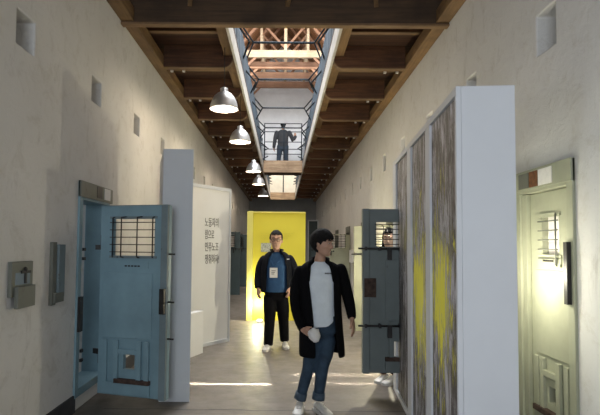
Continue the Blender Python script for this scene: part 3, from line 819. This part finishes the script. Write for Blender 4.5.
# ------------------------------------------------------------------ people
def hand(b, w, d, side, back, s=1.0, curl=.5):
    """w wrist, d direction of hand, side thumb direction, back of the hand normal"""
    d = Vector(d).normalized(); side = Vector(side); side = (side - d * side.dot(d)).normalized()
    back = d.cross(side) if Vector(back).dot(d.cross(side)) > 0 else -d.cross(side)
    w = Vector(w)
    for k in range(4):
        o = side * (.030 - .020 * k) * s
        b.tube([w + d * .01 * s + o * .6, w + d * .05 * s + o * .95, w + d * .092 * s + o], [.016 * s, .0165 * s, .0125 * s], 8)
    Ls = (.072, .080, .074, .058)
    for k in range(4):
        p = w + d * .09 * s + side * (.030 - .020 * k) * s; q = d.copy(); pts = [p]; 
        for j in range(3):
            an = curl * (.5 + .35 * j)
            q = (d * math.cos(an) - back * math.sin(an)).normalized()
            p = p + q * Ls[k] * s * (.45, .30, .25)[j]; pts.append(p)
        b.tube(pts, [.0095 * s, .0090 * s, .0082 * s, .0070 * s], 8)
    p = w + d * .025 * s + side * .028 * s
    b.tube([p, p + (d * .6 + side * .75).normalized() * .035 * s, p + (d * .6 + side * .75).normalized() * .035 * s + (d * .9 + side * .2 - back * .3).normalized() * .045 * s],
           [.015 * s, .0115 * s, .0085 * s], 8)
def head(b, Mh):
    R = [(-.118, .020, .026, -.052), (-.108, .040, .046, -.040), (-.085, .054, .068, -.024), (-.05, .064, .084, -.012), (-.01, .071, .092, -.003), (.03, .075, .097, .003),
         (.07, .071, .092, .006), (.098, .054, .070, .007), (.115, .026, .034, .008)]
    rs = []
    for z, w, d, yc in R:
        rs.append([Mh @ Vector((w * math.copysign(abs(math.cos(a)) ** .9, math.cos(a)), yc + d * math.sin(a), z)) for a in [2 * PI * k / 20 for k in range(20)]])
    b.rings(rs)
    q = lambda x, y, z: Mh @ Vector((x, y, z))
    b.tube([q(0, -.088, .022), q(0, -.100, -.005), q(0, -.112, -.028)], [.008, .010, .013], 8)
    b.tube([q(-.012, -.098, -.034), q(.012, -.098, -.034)], .010, 8)
    b.tube([q(-.018, -.088, -.060), q(.018, -.088, -.060)], .009, 8)
    b.tube([q(-.045, -.074, .034), q(-.02, -.090, .036), q(.02, -.090, .036), q(.045, -.074, .034)], .011, 8)
    b.tube([q(0, -.083, -.10), q(0, -.07, -.105)], .018, 8)
    for s in (-1, 1):
        b.tube([q(s * .030, -.066, -.02), q(s * .045, -.052, -.03)], .022, 8)
        rr = Mh.to_3x3() @ Matrix.Rotation(s * .3, 3, 'Z')
        b.ell(q(s * .077, .008, -.008), .010, .020, .033, rr)
def face_bits(root, Mh, glasses=False, skin='skin'):
    q = lambda x, y, z: Mh @ Vector((x, y, z))
    for s in (-1, 1):
        b = MB(); b.ell(q(s * .030, -.0865, .010), .013, .007, .0055, Mh.to_3x3()); ey = b.out('eye', 'eyew', root)
        b = MB(); b.ell(q(s * .030, -.0915, .010), .006, .003, .0055, Mh.to_3x3()); b.out('pupil', 'hair', ey)
        b = MB(); b.tube([q(s * .014, -.104, .036), q(s * .032, -.099, .041), q(s * .050, -.082, .036)], [.0035, .0045, .003], 8); b.out('eyebrow', 'hair', root)
    b = MB(); b.tube([q(-.022, -.086, -.059), q(0, -.0945, -.060), q(.022, -.086, -.059)], [.003, .0045, .003], 8); b.out('mouth', 'lip', root)
    if glasses:
        b = MB()
        for s in (-1, 1):
            ring = [q(s * .033 + .024 * math.cos(a), -.106, .008 + .018 * math.sin(a)) for a in [2 * PI * k / 16 for k in range(17)]]
            b.rodpath(ring, .0034); b.rod(q(s * .057, -.104, .010), q(s * .080, .0, .012), .0022)
        b.rod(q(-.009, -.107, .012), q(.009, -.107, .012), .002)
        b.out('glasses', 'iron', root)
def hair(root, Mh, long=False, fringe=.045, vol=1.0, seed=1):
    b = MB(); n, m_ = 40, 26
    rs = []
    for i in range(1, m_):
        ph = PI * i / m_
        ring = []
        for k in range(n):
            a = 2 * PI * k / n
            v = Vector((math.sin(ph) * math.cos(a), math.sin(ph) * math.sin(a), -math.cos(ph)))
            p = Vector((v.x * .091 * vol, .010 + v.y * .114 * vol, .026 + v.z * .112 * vol))
            jag = noise.noise(Vector((v.x * 6 + seed, v.y * 6, v.z * 2))) * .016
            front = v.y < -.55 + .25 * abs(v.x)
            if front: hl_ = fringe + jag
            elif v.y < -.12: hl_ = .0 + jag
            elif abs(v.x) > .6 and v.y < .22: hl_ = .012 + jag
            else: hl_ = (-.105 if not long else -.2) + jag
            if p.z < hl_:
                f = .80 if front else .70
                p = Vector((p.x * f, .008 + (p.y - .008) * f, max(p.z, hl_ - .03)))
            p += v * noise.noise(Vector((v.x * 9 + seed, v.y * 9, v.z * 3))) * .008
            ring.append(Mh @ p)
        rs.append(ring)
    b.rings(rs)
    if long:
        for s in (-1, 1):
            b.tube([Mh @ Vector((s * .062, .02, .05)), Mh @ Vector((s * .080, .015, -.05)), Mh @ Vector((s * .075, .02, -.16)), Mh @ Vector((s * .06, .03, -.24))], [.03, .032, .028, .012], 8)
    return b.out('hair', 'hair', root, sub=1)
def shoe(root, heel, toe, mat='shoe', s=1.0):
    heel = Vector(heel); toe = Vector(toe); d = (toe - heel); L = d.length; d.normalize(); r = Vector((d.y, -d.x, 0)); up = Vector((0, 0, 1))
    rs = []
    prof = [(-.02, .022, .062), (.0, .036, .085), (.15, .040, .098), (.32, .041, .092), (.48, .043, .070), (.65, .049, .055), (.82, .049, .045), (.95, .036, .034), (1.0, .018, .022)]
    for t, w, h in prof:
        c = heel + d * (t * L)
        rs.append([c + r * (w * s * math.cos(a)) + up * (.020 + (h * s - .02) * (.5 + .5 * math.sin(a)) if math.sin(a) > -2 else 0) for a in [2 * PI * k / 14 for k in range(14)]])
    b = MB(); b.rings(rs); so = b.out('shoe', mat, root, sub=1)
    b = MB(); pl_ = []
    for t, w, h in prof: pl_.append(heel + d * (t * L) + r * (w + .004) * s)
    for t, w, h in reversed(prof): pl_.append(heel + d * (t * L) - r * (w + .004) * s)
    b.prism([(p.x, p.y) for p in pl_], heel.z, heel.z + .028, lambda p, q, a: Vector((p, q, a))); b.out('sole', 'sole', so)
    b = MB()
    for k in range(4):
        c = heel + d * L * (.40 + .08 * k); hz = (.092, .082, .070, .062)[k] * s
        b.rod(c - r * .022 + up * (hz - .004), c + r * .022 + up * (hz - .004), .004)
    b.out('laces', 'paper', so)
def ring(c, a, bb, yaw=0, n=28, t0=0, t1=2 * PI, closed=True, p=.85):
    out = []
    cnt = n if closed else n + 1
    for k in range(cnt):
        an = t0 + (t1 - t0) * k / n
        x = a * math.copysign(abs(math.cos(an)) ** p, math.cos(an)); y = bb * math.copysign(abs(math.sin(an)) ** p, math.sin(an))
        out.append(Vector(c) + Vector((x * math.cos(yaw) - y * math.sin(yaw), x * math.sin(yaw) + y * math.cos(yaw), 0)))
    return out

def person(P):
    root = empty('person', P['loc'], P.get('rz', 0), P['label'], 'person')
    HM = Matrix.Translation(P['head']) @ Matrix.Rotation(P.get('hy', 0), 4, 'Z') @ Matrix.Rotation(P.get('hp', 0), 4, 'X') @ Matrix.Scale(P.get('hs', 1.0), 4)
    sk = P.get('skin', 'skin')
    b = MB(); head(b, HM)
    nb = Vector(P['neck']); hc = Vector(P['head'])
    b.tube([hc + Vector((0, .02, -.04)), hc * .4 + nb * .6 + Vector((0, .01, 0)), nb], [.050, .050, .062], 12)
    T = P['torso']   # list (cx,cy,z,a,b)
    b.rings([ring((x, y, z), a * .9, d * .88) for x, y, z, a, d in T])
    for arm in P['arms']:
        b.tube(arm['pts'], [.045, .040, .036, .030, .024][:len(arm['pts'])], 10)
        hand(b, arm['pts'][-1], arm['hd'], arm['thumb'], arm['back'], P.get('hand_s', 1.0), arm.get('curl', .5))
    for leg in P['legs']: b.tube(leg, [.075, .058, .05, .038][:len(leg)], 10)
    b.out('body', sk, root, remesh=.0065, smoothit=1)
    if P.get('face', True): face_bits(root, HM, P.get('glasses', False))
    hair(root, HM, P.get('long', False), P.get('fringe', .045), P.get('vol', 1.0), P.get('seed', 1))
    # trousers
    b = MB()
    for leg, tr in zip(P['legs'], P['leg_r']): b.tube(leg, tr, 14, cap=.12)
    b.rings([ring(q[:3], q[3], q[4]) for q in P['hips']])
    tro = b.out('trousers', P['trousers'], root, remesh=.012, smoothit=3)
    if P.get('cuffs'):
        for leg, tr in zip(P['legs'], P['leg_r']):
            e = Vector(leg[-1]); f_ = (Vector(leg[-2]) - e).normalized()
            b = MB(); b.tube([e - f_ * .02, e + f_ * .045], [tr[-1] + .012, tr[-1] + .010], 16, cap=.1, cap0=.1); b.out('cuff', 'cuff', tro)
    for sh in P['shoes']: shoe(root, sh[0], sh[1], P.get('shoe', 'shoe'))
    # shirt
    b = MB(); b.rings([ring((x, y, z), a, d) for x, y, z, a, d in T])
    if P.get('shirt_sleeves'):
        for arm in P['arms']: b.tube(arm['pts'][:-1] + [tuple(Vector(arm['pts'][-1]) * .95 + Vector(arm['pts'][-2]) * .05)], P['sleeve'], 14)
    b.out('shirt', P['shirt'], root, remesh=.012, smoothit=3)
    # open coat or jacket
    if P.get('coat'):
        b = MB(); rs = []
        for (x, y, z, a, d, o1, o2) in P['coat_rings']:
            rs.append(ring((x, y, z), a, d, n=40, t0=-PI / 2 + o2, t1=1.5 * PI - o1, closed=False))
        b.rings(rs, closed=False, caps=False)
        b.out('coat', P['coat'], root, solid=.014, sub=1)
        for arm in P['arms']:
            b = MB(); q = Vector(arm['pts'][-1]) + (Vector(arm['pts'][-2]) - Vector(arm['pts'][-1])).normalized() * .012
            b.tube(arm['pts'][:-1] + [q], P['sleeve'], 16, cap=.15); b.out('sleeve', P['coat'], root, sub=1)
        # collar and lapels
        rr = P['coat_rings']
        for o_, t in ((0, 0), (1, 1)):
            pts = []
            (x, y, z, a, d, o1, o2) = rr[0]; pts.append(Vector((x, y + .075, z + .04)))
            s_ = -1 if t == 0 else 1
            pts.append(Vector((x + s_ * (a - .01), y, z + .02)))
            for (x, y, z, a, d, o1, o2) in rr[0:4]:
                an = (1.5 * PI - o1) if t == 0 else (-PI / 2 + o2)
                pts.append(ring((x, y, z), a, d, n=1, t0=an, t1=an + .01, closed=False)[0])
            b = MB(); b.tube(pts, [.016, .018, .022, .024, .020, .010], 8); b.out('lapel', P['coat'], root)
    return root, HM

# --- man in the long black coat ------------------------------------
Yn = 4.76
o0 = PZ(311, 410)
def L_(px, py, dy=0.0, base=o0, Y=None):
    p = PY(px, py, base.y + dy); return Vector((p.x - base.x, dy, p.z))
hd = L_(322.5, 243.5, -.02)
sl = L_(300.5, 272, .02); sr = L_(340.5, 270, .0)
wl_ = L_(303, 330, -.17); wr_ = L_(352, 319, -.06)
hipc = L_(321, 334)
lk = L_(308.5, 368, -.05); la = L_(300.5, 397, -.02)
rk = L_(322.5, 366, -.08); ra = L_(318.5, 397, -.06)
cx_ = L_(320, 300).x
person(dict(loc=(o0.x, o0.y, 0), label='young man in a long black coat, white sweatshirt and rolled jeans, looking right', head=hd, hy=1.02, hp=.12, hs=.98,
    neck=L_(319.5, 264, .02), skin='skin', vol=1.12, fringe=.057, seed=3,
    torso=[(cx_, .0, .80, .155, .105), (cx_ + .005, .0, .86, .158, .110), (cx_, 0, 1.0, .150, .108), (cx_, 0, 1.15, .165, .112), (cx_ , 0, 1.28, .178, .108), (cx_ , .01, 1.37, .160, .092), (cx_ , .015, 1.41, .115, .072), (cx_ - .005, .018, 1.432, .072, .062)],
    arms=[dict(pts=[sl, L_(295.5, 288, .03), L_(294.5, 303, .03), L_(298, 318, -.08), wl_], hd=(.75, -.5, -.25), thumb=(.2, -.6, .6), back=(-.3, -.8, .3), curl=.85),
          dict(pts=[sr, L_(345, 286, .02), L_(349, 301, .03), L_(351, 311, -.01), wr_], hd=(.12, -.25, -1), thumb=(-.35, -.9, 0), back=(.9, -.35, 0), curl=.45)],
    legs=[[L_(313, 343), L_(310.5, 356, -.02), lk, la], [L_(327, 341), L_(325, 355, -.04), rk, ra]],
    leg_r=[[.084, .074, .060, .048], [.088, .078, .062, .050]],
    hips=[(hipc.x + .005, 0, .70, .10, .09), (hipc.x + .005, 0, .76, .155, .105), (hipc.x + .01, 0, .84, .150, .102), (hipc.x + .015, 0, .92, .142, .098)],
    trousers='jeans', cuffs=True, shoes=[(L_(300, 407, .03) * Vector((1, 1, 0)), (L_(297.5, 407).x, -.23, 0)) if False else ((la.x + .005, .03, 0), (la.x - .035, -.22, 0)),
                                         ((ra.x - .02, .0, 0), (ra.x + .10, -.225, 0))],
    shirt='tee', sleeve=[.068, .060, .056, .050, .044], coat='coat',
    coat_rings=[(cx_ - .005, .015, 1.435, .094, .080, .85, .75), (cx_, .012, 1.405, .160, .098, .72, .60), (cx_, .01, 1.36, .200, .116, .56, .52), (cx_, .005, 1.25, .205, .130, .54, .56), (cx_ + .005, 0, 1.08, .192, .132, .46, .58),
                (cx_ + .008, 0, .92, .198, .140, .36, .58), (cx_ + .012, 0, .75, .208, .150, .30, .60), (cx_ + .02, 0, .60, .215, .155, .26, .64), (cx_ + .022, 0, .52, .218, .158, .26, .68)],
    lapel=[(cx_ - .055, -.125, 1.22), (cx_ + .085, -.125, 1.20)]))
cp = L_(328, 274, -.113)
b = MB()
for i in range(4): b.box(o0.x * 0 + cp.x - .03 + i * .016, cp.x - .018 + i * .016, -.118, -.105, cp.z, cp.z + .012)
b.out('chest_print', 'ink', [q for q in bpy.data.objects if q.name == 'person'][0])
# crumpled white pouch in his hand
c = wl_ + Vector((.105, -.09, -.03))
b = MB()
for i in range(1): b.ell((0, 0, 0), .055, .035, .068, Matrix.Rotation(-.6, 3, 'Y'), 16, 10)
for v in b.bm.verts: v.co += v.co.normalized() * noise.noise(v.co * 30) * .02
o = b.out('paper_pouch', 'paper', smoothit=0); o.location = Vector((o0.x, o0.y, 0)) + c
tag(o, 'crumpled white paper pouch held by the young man in the long coat', 'pouch')

# --- man with lanyard ---------------------------------------------
o1_ = PZ(276.5, 347.5)
K = lambda px, py, dy=0.0: L_(px, py, dy, o1_)
hd = K(276.2, 240.2, -.03)
cx2 = K(276.5, 275).x
la = K(268.3, 345.0, -.12); ra = K(284.5, 340.5, .10)
pm, HM2 = person(dict(loc=(o1_.x, o1_.y, 0), label='man with glasses in an open navy jacket and blue shirt wearing a white badge', head=hd, hy=-.03, hp=.06, hs=1.19,
    neck=K(276.5, 253.5, .02), glasses=True, vol=1.0, fringe=.072, seed=9, skin='skin',
    torso=[(cx2, 0, .86, .185, .135), (cx2, 0, .95, .20, .150), (cx2, 0, 1.10, .20, .150), (cx2, 0, 1.28, .205, .135), (cx2, .01, 1.40, .19, .11), (cx2, .015, 1.46, .14, .085), (cx2, .02, 1.49, .078, .07)],
    arms=[dict(pts=[K(264, 260, .02), K(259.8, 268, .04), K(258.8, 276, .03), K(258.0, 283, -.01), K(258.2, 288.5, -.06)], hd=(.05, -.25, -1), thumb=(.5, -.8, 0), back=(-.9, -.3, 0), curl=.6),
          dict(pts=[K(289.5, 259.5, .02), K(294, 268, .03), K(294.5, 276, .02), K(292.5, 283, -.03), K(290, 287.5, -.09)], hd=(-.15, -.25, -1), thumb=(-.5, -.8, 0), back=(.9, -.3, 0), curl=.6)],
    legs=[[K(270.5, 298), K(270, 310, -.06), K(269.5, 322, -.10), la], [K(281.5, 298), K(283, 310, .0), K(283.5, 320, .04), ra]],
    leg_r=[[.112, .100, .084, .072], [.112, .100, .084, .072]],
    hips=[(cx2, 0, .74, .12, .11), (cx2, 0, .82, .185, .135), (cx2, 0, .92, .188, .135)],
    trousers='blackcloth', shoes=[((la.x + .01, -.06, 0), (la.x - .05, -.34, 0)), ((ra.x, .12, 0), (ra.x + .03, -.15, 0))],
    shirt='bluetee', sleeve=[.080, .078, .072, .066, .058], coat='navy',
    coat_rings=[(cx2, .02, 1.50, .105, .095, .55, .55), (cx2, .015, 1.465, .165, .110, .60, .60), (cx2, .01, 1.40, .215, .132, .62, .62), (cx2, .005, 1.28, .240, .155, .60, .62), (cx2, 0, 1.10, .240, .175, .60, .62), (cx2, 0, .95, .245, .175, .62, .66), (cx2, 0, .86, .248, .172, .66, .70)],
    lapel=[(cx2 - .13, -.14, 1.25), (cx2 + .13, -.14, 1.25)]))
# lanyard and badge hang on him
b = MB(); bx_ = K(273.7, 266, -.17)
b.rodpath([Vector((cx2 - .07, -.06, 1.47)), Vector((cx2 - .09, -.135, 1.36)), bx_ + Vector((0, 0, .0))], .006)
b.rodpath([Vector((cx2 + .07, -.06, 1.47)), Vector((cx2 + .06, -.138, 1.36)), bx_ + Vector((0, 0, .0))], .006)
lan = b.out('lanyard', 'bluetee', pm)
bd = empty('name_badge', (o1_.x, o1_.y, 0), 0, 'white name badge hanging on the chest of the man with glasses', 'badge')
z1 = K(273.7, 267.3).z; z0 = K(273.7, 277).z
MB().box(bx_.x - .06, bx_.x + .06, -.180, -.174, z0, z1).out('card', 'paper', bd)
b = MB()
for i in range(3): b.box(bx_.x - .035, bx_.x + .03 - .01 * i, -.1825, -.1805, z1 - .05 - i * .025, z1 - .04 - i * .025)
b.out('badge_print', 'ink', bd)
b = MB(); b.box(K(288, 258).x - .02, K(288, 258).x + .02, -.150, -.146, 1.375, 1.39); b.out('jacket_logo', 'paper', pm)

# --- woman behind the grey door ------------------------------------
o2_ = PZ(391, 384.5)
W = lambda px, py, dy=0.0: L_(px, py, dy, o2_)
hd = W(391, 239.5, 0.02); cx3 = hd.x + .03
person(dict(loc=(o2_.x, o2_.y + .06, 0), label='woman with long dark hair looking through the grey door window', head=hd, hy=-.45, hp=.05, hs=.98, neck=hd + Vector((.01, .03, -.17)),
    skin='skinw', long=True, fringe=.078, seed=5, vol=1.02,
    torso=[(cx3, .05, .86, .15, .10), (cx3, .05, .98, .135, .095), (cx3, .05, 1.15, .15, .10), (cx3, .05, 1.30, .165, .10), (cx3, .05, 1.38, .12, .08), (cx3, .05, 1.42, .06, .055)],
    arms=[dict(pts=[(cx3 - .16, .05, 1.34), (cx3 - .20, .06, 1.2), (cx3 - .21, .06, 1.05), (cx3 - .20, .03, .93), (cx3 - .20, .0, .82)], hd=(0, -.2, -1), thumb=(.3, -.9, 0), back=(-1, 0, 0)),
          dict(pts=[(cx3 + .16, .05, 1.34), (cx3 + .20, .06, 1.2), (cx3 + .21, .06, 1.05), (cx3 + .20, .03, .93), (cx3 + .20, .0, .82)], hd=(0, -.2, -1), thumb=(-.3, -.9, 0), back=(1, 0, 0))],
    legs=[[(cx3 - .08, .05, .84), (cx3 - .085, .05, .6), (cx3 - .09, .05, .42), (cx3 - .10, .08, .10)], [(cx3 + .08, .05, .84), (cx3 + .08, .02, .6), (cx3 + .06, .0, .42), (cx3 + .02, .02, .10)]],
    leg_r=[[.09, .08, .065, .05]] * 2, hips=[(cx3, .05, .74, .10, .09), (cx3, .05, .82, .16, .11), (cx3, .05, .92, .145, .10)],
    trousers='blackcloth', shirt='suit', sleeve=[.06, .054, .05, .045, .038], shirt_sleeves=True,
    shoes=[((cx3 - .04, .12, 0), (cx3 - .20, -.02, 0)), ((cx3 + .03, .02, 0), (cx3 - .13, -.11, 0))]))

# --- dark clad figure on the bridge, back to the camera -------------
o3_ = Vector((PY(283, 140, 18.75).x, 18.75, 4.62))
S_ = lambda px, py, dy=0.0: Vector((PY(px, py, 18.75).x - o3_.x, dy, PY(px, py, 18.75).z - o3_.z))
hd = S_(283.2, 126.5); hd.z -= .02
root, HMs = person(dict(loc=o3_, label='dark suited figure in a flat cap standing on the bridge with one hand raised', head=hd, hy=PI, neck=S_(283.2, 131.5), face=False, fringe=.05, hs=.95, vol=.95,
    torso=[(0, 0, .72, .20, .13), (0, 0, .85, .20, .13), (0, 0, 1.05, .20, .13), (0, 0, 1.22, .215, .13), (0, 0, 1.32, .19, .11), (0, 0, 1.38, .10, .08)],
    arms=[dict(pts=[(-.24, 0, 1.27), (-.29, 0, 1.08), (-.31, .0, .95), (-.33, -.02, .82), (-.34, -.04, .70)], hd=(0, -.1, -1), thumb=(.4, .8, 0), back=(-1, 0, 0)),
          dict(pts=[(.24, 0, 1.27), (.32, 0, 1.12), (.36, .02, .99), (.42, .03, 1.04), (.47, .03, 1.13)], hd=(-.15, .1, 1), thumb=(-.8, .3, 0), back=(0, -1, 0))],
    legs=[[(-.11, 0, .74), (-.13, 0, .5), (-.15, 0, .35), (-.17, 0, .08)], [(.10, 0, .74), (.11, 0, .5), (.12, 0, .35), (.14, 0, .08)]],
    leg_r=[[.12, .10, .085, .075]] * 2, hips=[(0, 0, .62, .14, .11), (0, 0, .72, .19, .125), (0, 0, .85, .19, .125)],
    trousers='suitleg', shirt='suit', shirt_sleeves=True, sleeve=[.085, .078, .072, .065, .058], shoe='coat',
    shoes=[((-.17, -.05, 0), (-.19, .2, 0)), ((.14, -.05, 0), (.17, .2, 0))]))
b = MB(); b.lathe([(.0, .125), (.06, .12), (.115, .105), (.12, .095), (.095, .07), (.09, .045), (.085, .045)], (0, 0, 0), 24)
b.ell((0, -.10, .05), .07, .06, .008)
b.out('cap', 'coat', root, mw=HMs)

# ------------------------------------------------------------------ floor crack
b = MB(); pts = []
for i in range(40):
    x = -1.7 + i * .088
    pts.append(Vector((x, 4.88 + .03 * noise.noise(Vector((x * 3, 0, 0))) + .012 * noise.noise(Vector((x * 15, 3, 0))), .0)))
for p, q in zip(pts, pts[1:]): b.box(0, 0.0001, 0, 0.0001, 0, 0.0001) if False else b.face([p + Vector((0, -.006, .002)), q + Vector((0, -.006, .002)), q + Vector((0, .006, .002)), p + Vector((0, .006, .002))])
struct(b.out('trim_1', 'plinth'))

# small white box on the right wall, far
p = PX(351, 250, WR)
b = MB(); b.box(WR - .10, WR - .001, p.y - .62, p.y - .36, PX(351, 262, WR).z, p.z); tag(b.out('junction_box', 'whitew', bevel=.006), 'small pale junction box on the right wall beyond the open olive door', 'box')

# ------------------------------------------------------------------ lights
def area(name, loc, target, sx, sy, e, c, spread=PI):
    d = bpy.data.lights.new(name, 'AREA'); d.shape = 'RECTANGLE'; d.size = sx; d.size_y = sy; d.energy = e; d.color = c; d.spread = spread
    o = bpy.data.objects.new(name, d); COL.objects.link(o); o.location = loc
    o.rotation_euler = (Vector(target) - Vector(loc)).to_track_quat('-Z', 'Y').to_euler()
    return o
def point(name, loc, e, c, r=.05):
    d = bpy.data.lights.new(name, 'POINT'); d.energy = e; d.color = c; d.shadow_soft_size = r
    o = bpy.data.objects.new(name, d); COL.objects.link(o); o.location = loc; return o
area('entrance_daylight', (-.8, -2.4, 2.3), (1.2, 4, 1.9), 2.2, 2.6, 105, (.88, .94, 1.0))
area('skylight_near', (0, 10.2, 9.2), (0, 10.5, 4), 3.0, 6.0, 1500, (.93, .96, 1.0))
area('skylight_far', (0, 17.4, 7.7), (0, 20.6, 7.2), 3.0, 1.2, 20, (1.0, .97, .92))
area('skylight_end', (0, 25, 8.6), (0, 25.2, 4), 3.0, 5.0, 600, (1, .96, .88))
area('gallery_bounce', (0, 13.3, 8.4), (0, 19, 9.0), 2.5, 1.5, 60, (1, .95, .86))
# left cell daylight, then a fill light added in the near cell
area('cell_window_left', (-4.2, 5.0, 2.2), (-1.9, 5.1, 1.0), 1.0, 1.0, 14, (.85, .93, 1.0))
area('near_cell_fill', (-3.1, .9, 1.9), (1.9, 2.6, 1.8), 1.0, 1.6, 95, (.93, .96, 1.0))  # unseen fill behind the added opening, brightens the right wall and panel end
point('olive_door_tube', (1.70, 3.74, 1.38), 17, (1, .95, .76), .06)
point('right_passage_lamp', (1.50, 7.0, 1.2), 75, (1, .92, .66), .03)
point('right_passage_lamp', (1.62, 9.7, 1.4), 26, (1, .92, .55), .03)
point('yellow_uplight', (y_l.x + .24, YY - .10, .35), 30, (1, .95, .7), .012)
point('yellow_uplight', (y_l.x + .24, YY - .10, .75), 12, (1, .95, .7), .012)
# narrow overhead lamps added to throw daylight strips on the floor
for (x, y, L, wd, e_) in ((-.62, 5.79, 1.0, .03, 3.0), (.75, 6.25, 1.2, .14, 2.0), (.75, 5.86, 1.2, .06, 1.1), (-.55, 11.6, .3, .05, 1.0)):
    o = area('floor_strip_lamp', (x, y, 4.1), (x, y, 0), L, wd, e_, (1, .93, .82), math.radians(1.5)); o.rotation_euler = (0, 0, 0)

w = bpy.data.worlds.new('sky'); SC.world = w; w.use_nodes = True
bg = w.node_tree.nodes['Background']; bg.inputs[0].default_value = (.75, .86, 1.0, 1); bg.inputs[1].default_value = .7

SC.view_settings.view_transform = 'Standard'; SC.view_settings.look = 'None'
SC.view_settings.exposure = 0.0; SC.view_settings.gamma = 1.0
try: SC.view_settings.use_curve_mapping = False
except Exception: pass
